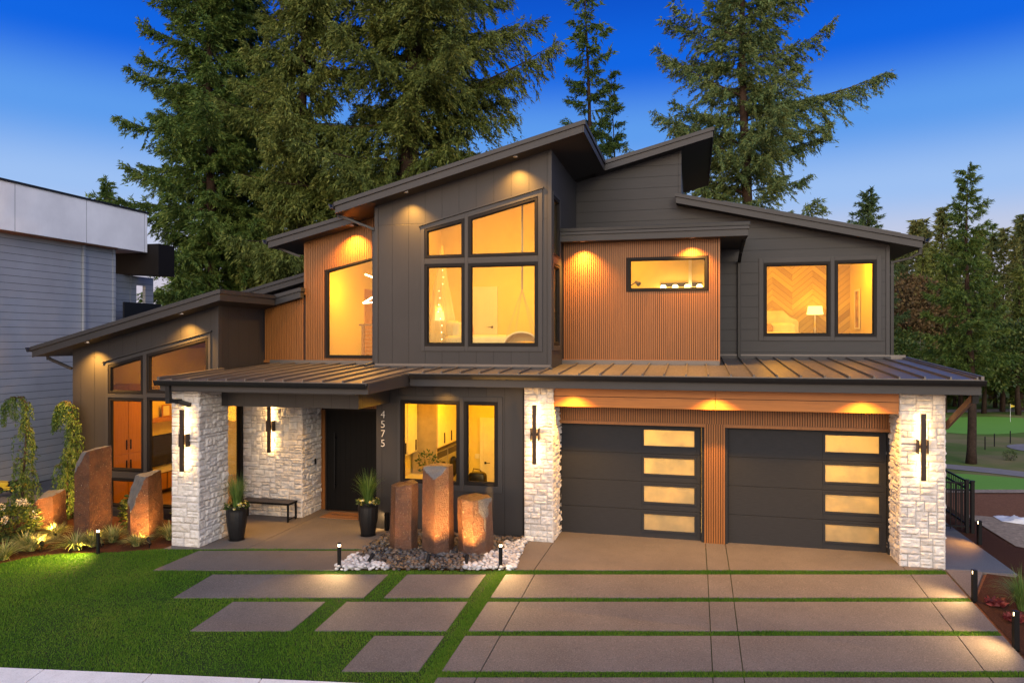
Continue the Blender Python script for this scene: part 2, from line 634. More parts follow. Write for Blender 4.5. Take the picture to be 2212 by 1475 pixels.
def m_soil(name, c, k=(.35, 1.7), sc=22):
    t = NT(name)
    f = t.noise(sc, 6, .7)
    g = t.noise(1.1, 4)
    col = t.ramp(f, [(.3, vary(c, k[0])), (.55, c), (.75, vary(c, k[1]))])
    col = t.mix(t.math('MULTIPLY', g, .4), col, vary(c, .6))
    t.bump(f, .9, .04)
    return t.done(col, .95, spec=.1)
M['soil'] = m_soil('brown_soil', (.24, .11, .06), (.6, 1.4))
M['mulch'] = m_soil('bark_mulch', (.085, .034, .018), (.3, 2.2), 45)
M['gravel'] = m_soil('sandy_gravel', (.36, .28, .21), (.55, 1.5), 9)
M['turf'] = m_leaf('turf_base', [(.008, .016, .003), (.016, .035, .006), (.022, .045, .009)], .9, 2.5, 0)
def _fair():
    t = NT('fairway_grass')
    f = t.noise(.05, 5, .6); g = t.noise(.5, 5, .7)
    col = t.ramp(f, [(.38, (.09, .19, .022)), (.50, (.115, .17, .03)), (.60, (.25, .20, .085)), (.8, (.10, .15, .03))])
    col = t.mix(t.math('MULTIPLY', g, .5), col, (.05, .07, .02))
    t.bump(g, .4, .1)
    return t.done(col, .95, spec=.1)
M['fair'] = _fair()
M['green'] = m_leaf('putting_green', [(0.0880, 0.2352, 0.0242), (0.1210, 0.2912, 0.0330), (0.1430, 0.3136, 0.0396)], .9, .12, 0)
M['path'] = m_plain('grey_path', (.20, .18, .17), .9, var=.1, scale=1)

def grid_axis(segs):
    out = []
    for a, b, n in segs:
        out += [a + (b - a) * i / n for i in range(n)]
    out.append(segs[-1][1])
    return out
xs = grid_axis([(-500, -60, 8), (-60, -20, 8), (-20, 20, 40), (20, 60, 20), (60, 140, 16), (140, 500, 8)])
# rows follow the depth lines near the house so that the fold in the yard stays sharp
ds = grid_axis([(-60, 4, 6), (4, 13.18, 6), (13.18, 20.6, 8), (20.6, 45.1, 14), (45.1, 140, 20), (140, 600, 10)])
V = []
for d in ds:
    for x in xs:
        y = yat(x, d)
        V.append((x, y, gz(x, y) - .02))
nx = len(xs)
F = [(j * nx + i, j * nx + i + 1, (j + 1) * nx + i + 1, (j + 1) * nx + i) for j in range(len(ds) - 1) for i in range(nx - 1)]
tag(link('ground', np_mesh('ground', V, F), M['soil']), kind='structure')

def sheet(name, pts, m, dz=.0, kind='structure', sub=1, label=None):
    """polygon sheet lying on the ground"""
    mb = MB()
    mb.add([(x, y, gz(x, y) + dz) for x, y in pts], [tuple(range(len(pts)))])
    o = mb.build(name, m)
    tag(o, kind=kind)
    return o

def slab(mb, quads, top=.02, thick=.12):
    for q in quads:
        n = len(q)
        v = [(x, y, gz(x, y) + top) for x, y in q] + [(x, y, gz(x, y) + top - thick) for x, y in q]
        mb.add(v, [tuple(range(n)), tuple(range(2 * n - 1, n - 1, -1))] + [((i + 1) % n, i, n + i, n + (i + 1) % n) for i in range(n)])
    return mb
def strip_quad(x0, x1, dA, dB):
    return [(x0, yat(x0, dB)), (x1, yat(x1, dB)), (x1, yat(x1, dA)), (x0, yat(x0, dA))]   # dB nearer

# concrete: garage apron, driveway rows, entry pads
G = .012
def drive_row(name, dA, dB):
    mb = MB()
    cuts = [-3.30, -2.79, .25, .65, 3.815, 4.47]
    slab(mb, [strip_quad(a + (G / 2 if i else 0), b - (G / 2 if i < 4 else 0), dA, dB) for i, (a, b) in enumerate(zip(cuts, cuts[1:]))])
    tag(mb.build(name, M['concrete'], bevel=.006), kind='structure')
rows = [(13.09, 12.10), (11.94, 10.92), (10.76, 9.76), (9.60, 8.55)]
for a, b in rows:
    drive_row('driveway_slab', a, b)
mb = MB()
cuts = [-3.36, -2.85, .245, .645, 3.80, 4.49]
q = []
for i, (a, b) in enumerate(zip(cuts, cuts[1:])):
    a2, b2 = a + (G / 2 if i else 0), b - (G / 2 if i < 4 else 0)
    q.append([(a2, yat(a2, 13.31)), (b2, yat(b2, 13.31)), (b2, .6), (a2, .6)])
tag(slab(mb, q).build('driveway_apron', M['concrete'], bevel=.006), kind='structure')
mb = MB()
slab(mb, [[(4.51, -.84), (5.70, -.84), (5.70, 12), (4.51, 12)]])
tag(mb.build('side_path', M['concrete_b'], bevel=.006), kind='structure')
mb = MB()
slab(mb, [[(4.51, yat(4.51, D0 + .002)), (5.12, yat(5.12, D0 + .002)), (5.62, -.98), (5.70, -.86), (4.51, -.86)]])
slab(mb, [[(4.51, -2.24), (5.12, yat(5.12, D0 - .002)), (4.51, yat(4.51, D0 - .002))]])
tag(mb.build('side_path_corner', M['concrete'], bevel=.004), kind='structure')
PADS = [(-9.66, -6.40, 14.54, 13.31), (-8.45, -5.36, 13.09, 12.10), (-5.03, -3.65, 13.09, 12.10),
        (-7.38, -5.90, 11.94, 10.92), (-5.56, -3.62, 11.94, 10.92), (-4.61, -3.60, 10.76, 9.76)]
for a, b, dA, dB in PADS:
    tag(slab(MB(), [strip_quad(a, b, dA, dB)]).build('concrete_pad', M['concrete'], bevel=.006), kind='structure')
mb = MB()
slab(mb, [[(-10.45, yat(-10.45, 14.68)), (-8.8 - G, yat(-8.8, 14.68)), (-8.8 - G, .8), (-10.45, .8)],
          [(-8.8, yat(-8.8, 14.68)), (-6.5, yat(-6.5, 14.68)), (-6.5, -.6), (-6.9, .8), (-8.8, .8)]])
tag(mb.build('porch_slab', M['concrete'], bevel=.006), kind='structure')

# lawn base, mulch, sidewalk
SW = [(-16, -9.05), (-9.18, -7.90), (-6.60, -7.46), (-4.29, -7.07), (-3.3, -6.92)]
def sw_y(x):
    for (xa, ya), (xb, yb) in zip(SW, SW[1:]):
        if xa <= x <= xb:
            return ya + (yb - ya) * (x - xa) / (xb - xa)
    return -20
BED = [(-10.3, -3.15), (-11.23, -3.67), (-12.18, -4.02), (-12.61, -4.36), (-12.85, -5.05), (-13.1, -6.0), (-16, -7.5)]
fold = lambda x: (x, yat(x, D0))
sheet('lawn', [(-16, yat(-16, D0))] + [(x, y) for x, y in SW] + [(-3.3, yat(-3.3, 8.5)), (4.47, yat(4.47, 8.5)), fold(4.47)][0:3], M['turf'], .002)
sheet('lawn_edge', [fold(-16), fold(4.47), (4.47, yat(4.47, 14.8)), (-16, yat(-16, 14.8))], M['turf'], .002)
bedfold = [fold(-12.88)]
sheet('mulch_bed', BED[:5] + [fold(-12.9), fold(-17), (-17, -1.0), (-10.3, -1.0)], M['mulch'], .008)
sheet('mulch_bed', [fold(-12.9), BED[5], BED[6], (-17, -8), fold(-17)], M['mulch'], .008)
mb = MB()
off = 1.55
prev = None
qs = []
cuts = [-16, -14.6, -13.1, -11.6, -10.05, -8.55, -7.05, -5.55, -4.05, -3.34]
for a, b in zip(cuts, cuts[1:]):
    a2 = a + .012
    qs.append([(a2 + .27, sw_y(a2) - .02 - off), (b + .27, sw_y(b) - .02 - off), (b, sw_y(b) - .02), (a2, sw_y(a2) - .02)])
tag(slab(mb, qs, .025).build('sidewalk', M['concrete_w'], bevel=.008), kind='structure')
mb = MB()
slab(mb, [[(-16, -10.75), (-3.34, -8.62), (-3.34, -8.48), (-16, -10.62)]], .02, .2)
tag(mb.build('kerb', M['concrete_w'], bevel=.01), kind='structure')
sheet('street', [(-40, -32), (40, -18), (40, -5), (-3.3, -8.7), (-40, -14.9)], M['asphalt'], -.012)

# right side bed, soil, gravel and the golf course
sheet('mulch_bed', [(4.53, -2.30), (4.53, -6.2), (8, -5.2), (8, yat(8, D0)), (5.2, yat(5.2, D0))], M['mulch'], .006)
sheet('mulch_bed', [(5.2, yat(5.2, D0)), (8, yat(8, D0)), (8, -.3), (6.4, 1.2), (6.3, 6), (5.72, 8), (5.72, -.9)], M['mulch'], .006)
sheet('gravel_yard', [(6.45, 1.2), (8.1, -.4), (14, -1), (14, 3.2), (9.2, 2.6), (6.9, 3.9), (6.4, 4.0)], M['gravel'], .01)
sheet('gravel_strip', [(5.9, yat(5.9, 20.55)), (5.9, yat(5.9, 20.1)), (16, yat(16, 20.1)), (16, yat(16, 20.55))], M['gravel'], .01)
def flat(name, pts, m, z):
    mb = MB()
    mb.add([(x, y, z) for x, y in pts], [tuple(range(len(pts)))])
    return tag(mb.build(name, m), kind='structure')
def dpt(px, d):                # a point at camera depth d, px metres to the right of the optical axis per metre
    return (d * (px * cS - sS), CAM_Y + d * (px * sS + cS))
flat('fairway', [dpt(.35, 45.5), dpt(1.6, 45.5), dpt(1.6, 230), dpt(-.2, 230), dpt(.1, 90)], M['fair'], -5.47)
flat('mown_fairway', [dpt(.5, 46.5), dpt(1.3, 45.6), dpt(1.3, 47.5), dpt(.78, 49.2), dpt(.63, 52.5), dpt(.5, 53)], M['green'], -5.45)
flat('cart_path', [dpt(.5, 55.0), dpt(.60, 54.6), dpt(.66, 52.8), dpt(.73, 50.6), dpt(1.0, 49.3), dpt(1.0, 50.6), dpt(.74, 52.2), dpt(.67, 54.6), dpt(.60, 56.6), dpt(.5, 57)], M['path'], -5.43)
pts = []
for k in range(40):
    g = 2 * math.pi * k / 40
    pts.append(dpt(.655 + .095 * math.cos(g) * (1 + .1 * math.sin(3 * g)), 83 + 8.5 * math.sin(g)))
flat('putting_green', pts, M['green'], -5.44)
pts = []
for k in range(32):
    g = 2 * math.pi * k / 32
    pts.append(dpt(.745 + .06 * math.cos(g), 65.5 + 2.6 * math.sin(g) + .6 * math.cos(2 * g)))
flat('cart_path_turn', pts, M['path'], -5.42)
flat('far_path', [dpt(.45, 95), dpt(.62, 97), dpt(.9, 100), dpt(.9, 104), dpt(.62, 101), dpt(.45, 98)], M['path'], -5.41)

# turf blades: bare of slabs, beds and pebbles
PEB = [(-6.47, -.85), (-6.43, -3.66), (-3.20, -2.86), (-3.42, -.85)]
def inpoly(P, x, y):
    x = np.asarray(x); y = np.asarray(y)
    r = np.zeros(x.shape, bool)
    n = len(P)
    for i in range(n):
        x1, y1 = P[i]; x2, y2 = P[(i + 1) % n]
        c = ((y1 > y) != (y2 > y))
        with np.errstate(divide='ignore', invalid='ignore'):
            xi = (x2 - x1) * (y - y1) / (y2 - y1 + 1e-12) + x1
        r ^= c & (x < xi)
    return r
def turf(name, label, n, region, seed, hgt=.027):
    rng = np.random.default_rng(seed)
    x = rng.uniform(region[0], region[1], n)
    d = rng.uniform(region[2], region[3], n)
    y = CAM_Y + (d + x * sS) / cS
    ok = np.ones(n, bool)
    slabs = [(a, b, dA, dB) for a, b, dA, dB in PADS] + [(-3.30, 4.47, a, b) for a, b in rows] + [(-3.36, 4.49, 99, 13.31)]
    for a, b, dA, dB in slabs:
        ok &= ~((x > a + .004) & (x < b - .004) & (d < dA - .004) & (d > dB + .004))
    ok &= ~inpoly(PEB, x, y)
    bed = BED + [(-17, -8), (-17, -1), (-10.3, -1.0)]
    ok &= ~inpoly(bed, x, y)
    sw = np.interp(x, [p[0] for p in SW], [p[1] for p in SW])
    ok &= ~((y < sw) & (x < -3.3))
    ok &= ~((d > 14.68) & (x > -10.45))
    ok &= ~((x > -6.4) & (x < -3.3) & (d > 13.31))
    x, y, d = x[ok], y[ok], d[ok]
    m = len(x)
    z = np.where(d < D0, -SLOPE * (D0 - d), 0)
    h = hgt * rng.uniform(.55, 1.3, m) * (1 + .22 * np.sin(x * 2.3 + np.sin(y * 1.7) * 2))
    az = rng.uniform(0, 2 * np.pi, m)
    w = rng.uniform(.0035, .0075, m)
    ln = rng.uniform(0, .7, m) * h
    la = rng.uniform(0, 2 * np.pi, m) * .35 + .8
    P = np.zeros((m, 3, 3))
    P[:, 0] = np.stack([x - w * np.cos(az), y - w * np.sin(az), z], 1)
    P[:, 1] = np.stack([x + w * np.cos(az), y + w * np.sin(az), z], 1)
    P[:, 2] = np.stack([x + ln * np.cos(la), y + ln * np.sin(la), z + h], 1)
    me = np_mesh(name, P.reshape(-1, 3), np.arange(3 * m).reshape(-1, 3))
    return tag(link(name, me, M['blade']), kind='stuff', label=label, cat='grass')
M['blade'] = m_leaf('turf_blade', [(0.0200, 0.0627, 0.0022), (0.0451, 0.1254, 0.0045), (0.0878, 0.1944, 0.0090), (0.1631, 0.2132, 0.0269)], .7, .75, .25, .38)
turf('grass', 'smooth green lawn left of the concrete pads', 330000, (-13.5, -3.2, 8.9, 14.75), 3)
turf('grass', 'thin green turf strips between the driveway slabs', 260000, (-3.5, 4.47, 9.5, 13.4), 4)
# ------------------------------------------------------------------ the house
house = thing('house', 'dark grey two storey modern house with sloping roofs, orange slatted walls and white stone pillars', 'house', (0, 0, 0))
H = house
def part(name, mb, m, parent=H, **k):
    return mb.build(name, m, parent, **k)
bayb = lambda x: 7.165 + .2555 * (x + 8.01)         # underside of the long sloping roof
w2b = lambda x: 6.537 + .232 * (x + 10.28)
lwb = lambda x: 3.837 + .251 * (x + 15.44)
rrb = lambda x: 7.724 - .2346 * (x + .434)
zr = lambda y: 3.55 + .052 * (y + 1.3)              # low metal roof

def trap(x0, x1, z0, zl, zr_, i=0.0):
    m = (zr_ - zl) / (x1 - x0)
    k = i * math.sqrt(1 + m * m)
    f = lambda x: zl + m * (x - x0)
    return [(x0 + i, z0 + i), (x1 - i, z0 + i), (x1 - i, f(x1 - i) - k), (x0 + i, f(x0 + i) - k)]

def window(fr, x0, x1, z0, zl, zrr, glass='glass', fw=.058, set_=-.015):
    w = MB().ring(trap(x0, x1, z0, zl, zrr), trap(x0, x1, z0, zl, zrr, fw), fr, set_, set_ + .09)
    w.ring(trap(x0, x1, z0, zl, zrr, fw), trap(x0, x1, z0, zl, zrr, fw + .022), fr, set_ + .03, set_ + .075)
    o = part('window', w, M['frame'], bevel=.005)
    MB().prism(trap(x0, x1, z0, zl, zrr, fw + .015), fr, set_ + .05, set_ + .058).build('pane', M[glass], o)
    return (x0 + .02, x1 - .02, z0 + .02, zl - .02, zrr - .02)

def casing(fr, outer, holes, d=-.022):
    """flat trim round a group of windows"""
    a0, a1, z0, zl, zrr = outer
    mb = MB()
    wall(mb, fr, a0, a1, z0, lambda a: zl + (zrr - zl) * (a - a0) / (a1 - a0), holes, d, d + .03)
    part('window_casing', mb, M['trim'], bevel=.004)

# --- grey bay of the upper floor
BY = -.15
fb = front(BY)
BW = [(-5.983, -5.038, 6.125, 6.79, 7.00), (-4.935, -3.336, 6.125, 7.025, 7.42), (-5.983, -5.038, 4.118, 5.985, 5.985), (-4.935, -3.336, 4.112, 5.975, 5.975)]
holes = [window(fb, *w) for w in BW]
part('wall', wall(MB(), fb, -7.21, -3.04, 3.5, lambda x: bayb(x) + .05, holes), M['panel_bay'])
casing(fb, (-6.083, -3.229, 4.0, 6.865, 7.585), [(w[0] - .012, w[1] + .012, w[2] - .012, w[3] + .01, w[4] + .01) for w in BW])
part('casing_cap', MB().prism([(-6.13, 6.86), (-3.2, 7.60), (-3.2, 7.63), (-6.13, 6.89)], fb, -.05, 0), M['trim'])
fs = sideR(-3.04)
SWN = [(.10, .86, 6.14, 7.48, 7.48), (.10, .86, 4.13, 5.97, 5.97)]
holes = [window(fs, *w) for w in SWN]
part('wall', wall(MB(), fs, -.148, 3.4, 3.5, lambda y: 8.46, holes), M['panel_side'])
casing(fs, (.02, .95, 4.02, 7.58, 7.58), [(w[0] - .01, w[1] + .01, w[2] - .01, w[3] + .01, w[4] + .01) for w in SWN])
part('corner_board', MB().box(-3.10, -3.02, -.172, -.08, 3.58, 8.42), M['trim'], bevel=.004)
part('corner_board', MB().box(-7.235, -7.15, -.172, -.08, 3.58, 7.36), M['trim'], bevel=.004)
part('wall', MB().box(-7.2, -7.08, -.03, .9, 3.5, 7.33), M['panel_side'])
part('flashing', MB().box(-7.26, -3.0, -.20, -.16, 3.58, 3.66), M['trim'], bevel=.006)

# --- slatted walls
def slats(mb, fr, a0, a1, z0, top, holes=(), pitch=.0478, w=.0325, d0=-.022, d1=.0):
    a = a0
    while a + w <= a1 + 1e-4:
        cs = [h for h in holes if h[0] < a + w and h[1] > a]
        lo = z0
        segs = []
        hi = lambda x: top(x)
        if cs:
            h = cs[0]
            ht = lambda x: h[3] + (h[4] - h[3]) * (min(max(x, h[0]), h[1]) - h[0]) / (h[1] - h[0])
            if h[2] > z0 + .01:
                segs.append(((z0, z0), (h[2], h[2])))
            segs.append(((ht(a), ht(a + w)), (hi(a), hi(a + w))))
        else:
            segs.append(((z0, z0), (hi(a), hi(a + w))))
        for (b0, b1), (t0, t1) in segs:
            if t0 > b0:
                mb.prism([(a, b0), (a + w, b1), (a + w, t1), (a, t0)], fr, d0, d1)
        a += pitch
    return mb

wl = front(.68)
wtop = lambda x: (w2b(x) if x < -8.0 else bayb(x)) + .03
WL = window(wl, -8.938, -7.30, 3.81, 5.998, 5.998 + .232 * 1.638, set_=-.03, fw=.05)
hole = [WL]
mb = wall(MB(), wl, -9.52, -7.1, 3.5, wtop, hole)
wall(mb, wl, -10.69, -9.52, 3.5, lambda x: lwb(x) + .02, [])
part('slat_backing', mb, M['slatback'])
mb = slats(MB(), wl, -9.5, -7.22, 3.74, wtop, [(-8.95, -7.28, 3.80, 6.01, 6.38)])
slats(mb, wl, -10.66, -9.55, 3.74, lambda x: lwb(x), [])
mb.prism([(-10.69, 3.68), (-7.21, 3.68), (-7.21, 3.74), (-10.69, 3.74)], wl, -.034, 0)
mb.prism([(-9.54, 5.4), (-9.49, 5.4), (-9.49, 6.71), (-9.54, 6.71)], wl, -.036, .05)
part('slat_wall', mb, M['slat'])
part('wall', MB().box(-9.52, -9.40, .80, 6, 3.6, 6.72), M['slatback'])
BX = front(1.28)
WB = window(BX, -1.49, .315, 5.385, 6.168, 6.168, set_=-.035, fw=.055)
part('slat_backing', wall(MB(), BX, -3.04, .573, 3.5, lambda x: 6.56, [WB]), M['slatback'])
mb = slats(MB(), BX, -3.0, .56, 3.80, lambda x: 6.56, [(-1.50, .325, 5.375, 6.178, 6.178)])
mb.prism([(-3.04, 3.72), (.585, 3.72), (.585, 3.80), (-3.04, 3.80)], BX, -.036, 0)
mb.prism([(.545, 3.80), (.585, 3.80), (.585, 6.56), (.545, 6.56)], BX, -.032, .12)
part('slat_wall', mb, M['slat'])
part('wall', MB().box(.453, .573, 1.402, 3.4, 3.6, 6.57), M['panel_side'])

# --- charcoal siding wall on the right
RY = 3.4
rw = front(RY)
RWN = [(1.716, 3.265, 4.352, 6.178, 6.178), (3.376, 4.305, 4.338, 6.197, 6.197)]
holes = [window(rw, *w) for w in RWN]
mb = wall(MB(), rw, -.32, 4.58, 3.6, lambda x: rrb(x) + .03, holes)
wall(mb, rw, -3.04, -.32, 3.6, lambda x: bayb(x) + .03, [])
part('wall', mb, M['siding'])
casing(rw, (1.60, 4.42, 4.23, 6.31, 6.31), [(w[0] - .012, w[1] + .012, w[2] - .012, w[3] + .012, w[4] + .012) for w in RWN])
part('corner_board', MB().box(4.52, 4.605, RY - .022, RY + .1, 3.70, 6.55), M['trim'], bevel=.004)
part('corner_board', MB().box(-.37, -.30, RY - .022, RY + .1, 7.72, 9.15), M['siding'], bevel=.004)
part('flashing', MB().box(.60, 4.62, RY - .05, RY - .01, 3.74, 3.86), M['trim'], bevel=.006)
part('wall', MB().box(4.46, 4.58, RY + .122, 9.0, 3.6, 6.5), M['siding'])
part('wall', MB().box(-.44, -.32, RY + .122, 9.0, 7.0, 9.1), M['siding'])

# --- roofs: dark shingle top, grey soffit below, two-step fascia boards
def roof_slab(f, xa, xb, y0, y1, name='roof', th=.25):
    mb = MB()
    mb.prism([(xa, f(xa) + .045), (xb, f(xb) + .045), (xb, f(xb) + th), (xa, f(xa) + th)], front(0), y0, y1)
    return part(name, mb, M['roof'])
def soffit_slab(f, xa, xb, y0, y1):
    mb = MB()
    mb.prism([(xa, f(xa) + .012), (xb, f(xb) + .012), (xb, f(xb) + .042), (xa, f(xa) + .042)], front(0), y0, y1)
    return part('soffit', mb, M['trim'])
def fascia_front(mb, f, xa, xb, y, th=.255, mid=.16):
    mb.prism([(xa, f(xa)), (xb, f(xb)), (xb, f(xb) + mid), (xa, f(xa) + mid)], front(y), -.03, 0)
    mb.prism([(xa - .02, f(xa) + mid), (xb + .02, f(xb) + mid), (xb + .02, f(xb) + th), (xa - .02, f(xa) + th)], front(y), -.062, 0)
def fascia_end(mb, z, x, y0, y1, sgn=1, th=.255, mid=.16):
    a, b = (x, x + .03) if sgn > 0 else (x - .03, x)
    mb.box(a, b, y0 - .028, y1, z, z + mid - .001)
    a, b = (x, x + .06) if sgn > 0 else (x - .06, x)
    mb.box(a, b, y0 - .06, y1, z + mid - .001, z + th - .002)

roof_slab(bayb, -8.01, -2.265, -.6, 9); soffit_slab(bayb, -8.0, -2.27, -.59, 3.0)
roof_slab(bayb, -2.262, .447, 3.0, 9); soffit_slab(bayb, -2.5, .44, 3.01, 8.9)
mb = MB()
fascia_front(mb, bayb, -8.01, -2.265, -.6)
fascia_end(mb, bayb(-2.265), -2.265, -.6, 2.97)
fascia_front(mb, bayb, -2.235, .447, 3.0)
fascia_end(mb, bayb(.447), .447, 3.0, 9)
part('fascia', mb, M['trim'], bevel=.005)
roof_slab(w2b, -10.28, -8.06, .23, 8); soffit_slab(w2b, -10.27, -8.06, .24, 7.9)
mb = MB(); fascia_front(mb, w2b, -10.28, -7.95, .23); part('fascia', mb, M['trim'], bevel=.005)
roof_slab(lwb, -15.44, -10.28, -1.7, .5); soffit_slab(lwb, -15.43, -10.29, -1.69, .5)
roof_slab(lwb, -15.44, -9.60, .502, 8); soffit_slab(lwb, -15.43, -9.61, .51, 3)
mb = MB()
fascia_front(mb, lwb, -15.44, -10.28, -1.7)
fascia_end(mb, lwb(-10.28), -10.28, -1.7, .47)
fascia_front(mb, lwb, -10.25, -9.57, .5)
fascia_end(mb, lwb(-9.57), -9.57, .5, .64)
part('fascia', mb, M['trim'], bevel=.005)
third = lambda x: 5.43 + .245 * (x + 12.46)
roof_slab(third, -12.9, -9.56, 2.5, 8); soffit_slab(third, -12.9, -9.56, 2.5, 8)
mb = MB(); fascia_front(mb, third, -12.9, -9.56, 2.5); part('fascia', mb, M['trim'], bevel=.005)
part('wall', MB().prism([(-12.4, 4.7), (-9.56, 5.3), (-9.56, 6.15), (-12.4, 5.46)], front(2.9), 0, .1), M['siding'])
roof_slab(rrb, -.434, 5.21, 3.0, 9); soffit_slab(rrb, -.42, 5.20, 3.01, 8.9)
mb = MB()
fascia_front(mb, rrb, -.434, 5.21, 3.0)
part('fascia', mb, M['trim'], bevel=.005)
# flat canopy over the slatted box
part('canopy_roof', MB().box(-3.03, 1.14, .93, 3.4, 6.60, 6.80), M['roof'])
part('canopy_soffit', MB().box(-3.03, 1.14, .93, 3.39, 6.555, 6.598), M['trim'])
mb = MB().box(-3.035, 1.17, .90, .929, 6.55, 6.70)
mb.box(-3.035, 1.19, .87, .929, 6.70, 6.765)
mb.box(1.141, 1.17, .93, 3.38, 6.55, 6.70); mb.box(1.141, 1.19, .93, 3.38, 6.70, 6.765)
part('fascia', mb, M['trim'], bevel=.004)
part('drip_edge', MB().box(-3.035, 1.21, .86, 3.38, 6.767, 6.86), M['gutter'], bevel=.01)
# solar panels on the right-hand roof
mb = MB()
for i in range(4):
    xa = .75 + i * 1.03
    mb.prism([(xa, rrb(xa) + .31), (xa + 1.0, rrb(xa + 1.0) + .31), (xa + 1.0, rrb(xa + 1.0) + .35), (xa, rrb(xa) + .35)], front(3.35), 0, 1.7)
    mb.box(xa + .1, xa + .14, 3.36, 3.42, rrb(xa + .1) + .24, rrb(xa + .1) + .32)
part('solar_panel', mb, M['tv'])

# --- low metal roof with standing seams
def metal(name, x0, x1, y0, y1):
    fr = lambda a, z, d: (d, a, z)
    mb = MB()
    mb.prism([(y0, zr(y0) - .05), (y1, zr(y1) - .05), (y1, zr(y1)), (y0, zr(y0))], fr, x0, x1)
    k = math.ceil((x0 - 4.90 + .02) / .42)
    while 4.90 + k * .42 < x1:
        x = 4.90 + k * .42
        if x > x0 + .01:
            mb.prism([(y0, zr(y0)), (y1, zr(y1)), (y1, zr(y1) + .042), (y0, zr(y0) + .042)], fr, x - .014, x + .014)
        k += 1
    mb.prism([(y1 - .03, zr(y1)), (y1, zr(y1)), (y1, zr(y1) + .10), (y1 - .03, zr(y1) + .10)], fr, x0, x1)
    return part(name, mb, M['metal'])
metal('metal_roof', .573, 4.95, -1.3, 3.39)
metal('metal_roof', -3.04, .573, -1.3, 1.25)
metal('metal_roof', -5.95, -3.04, -1.3, -.16)
metal('metal_roof', -7.21, -5.95, -3.3, -.16)
metal('metal_roof', -10.5, -7.21, -3.3, .65)
fr = lambda a, z, d: (d, a, z)
part('rake_trim', MB().prism([(-1.32, zr(-1.32) - .02), (3.42, zr(3.42) - .02), (3.42, zr(3.42) + .06), (-1.32, zr(-1.32) + .06)], fr, 4.951, 5.0), M['metal'])
part('rake_trim', MB().prism([(-3.32, zr(-3.32) - .02), (-1.22, zr(-1.22) - .02), (-1.22, zr(-1.22) + .06), (-3.32, zr(-3.32) + .06)], fr, -10.55, -10.501), M['metal'])
# eaves
mb = MB().box(-5.90, 4.97, -1.28, -1.25, 3.27, 3.49)
mb.box(-10.52, -5.93, -3.28, -3.25, 3.23, 3.40)
mb.prism([(-3.25, 3.23), (-1.25, 3.27), (-1.25, 3.535), (-3.25, 3.43)], fr, -5.96, -5.93)
mb.prism([(-1.25, 3.27), (3.38, 3.5), (3.38, 3.73), (-1.25, 3.49)], fr, 4.94, 4.97)
mb.prism([(-3.25, 3.23), (-1.25, 3.27), (-1.25, 3.5), (-3.25, 3.40)], fr, -10.52, -10.49)
part('fascia', mb, M['trim'], bevel=.004)
def gutter(x0, x1, y, z):
    prof = [(0, z), (0, z - .10), (-.075, z - .10), (-.10, z - .05), (-.115, z - .005), (-.115, z + .004), (-.105, z + .004), (-.09, z - .03), (-.07, z - .085), (-.008, z - .085), (-.008, z)]
    mb = MB().prism([(y + a, b) for a, b in prof], fr, x0, x1)
    return part('gutter', mb, M['gutter'])
gutter(-5.88, 5.02, -1.284, 3.535)
gutter(-10.58, -5.93, -3.284, 3.435)
def gutter_y(x, y0, y1, z, s):
    prof = [(0, z), (0, z - .11), (.08, z - .11), (.11, z - .05), (.125, z), (.11, z), (.09, z - .04), (.07, z - .095), (.01, z - .095), (.01, z)]
    return part('gutter', MB().prism([(x + s * a, b) for a, b in prof], front(0), y0, y1), M['gutter' if s > 0 else 'trim'])
gutter_y(-8.03, -.68, 3, bayb(-8.01) + .22, -1)
gutter_y(-10.30, .16, 5, w2b(-10.28) + .22, -1)
gutter_y(-15.46, -1.78, 6, lwb(-15.44) + .24, -1)
gutter_y(5.24, 2.92, 9, rrb(5.21) + .24, 1)
# soffits under the metal roof
part('soffit', MB().box(-6.9, 4.95, -1.248, .4, 3.30, 3.33), M['trim'])
part('soffit', MB().box(-10.5, -6.2, -3.248, .66, 3.215, 3.245), M['trim'])
# downspouts
def pipe(pts, m='gutter', r=.038):
    mb = MB()
    for a, b in zip(pts, pts[1:]):
        mb.bar(a, b, r * 2, r * 1.6)
    for p in pts[1:-1]:
        mb.box(p[0] - r, p[0] + r, p[1] - r, p[1] + r, p[2] - r, p[2] + r)
    part('downspout', mb, M[m], bevel=.008)
pipe([(-8.06, -.45, 7.24), (-8.05, -.35, 7.16), (-7.30, -.10, 6.86), (-7.29, -.07, 6.80), (-7.29, -.07, 3.72), (-7.42, -.3, 3.66)], 'trim')
pipe([(-10.32, .5, 6.62), (-9.62, .62, 6.36)], 'trim')
pipe([(-15.5, -1.3, 3.95), (-15.45, -1.25, 3.80), (-14.83, -1.18, 3.55)], 'trim')
pipe([(5.27, 3.35, 6.52), (5.25, 3.36, 6.33), (5.05, 3.38, 6.22), (4.66, 3.42, 6.13), (4.66, 3.42, 3.8)])
pipe([(1.13, 1.5, 6.56), (1.12, 2.6, 6.40), (1.12, 3.33, 6.22), (1.12, 3.33, 3.82)])
pipe([(-10.30, -3.30, 3.33), (-10.30, -3.28, 3.02), (-10.22, -3.10, 3.0), (-9.95, -3.10, 2.93)], r=.05)
M['cabinet_dark'] = m_wood('dark_brace_wood', (.10, .045, .016))
part('strut', MB().bar((4.90, -1.15, 3.24), (4.56, -.70, 2.62), .09), M['cabinet_dark'])
part('strut', MB().bar((4.90, -1.16, 3.32), (4.90, -1.16, 3.12), .10), M['black'])

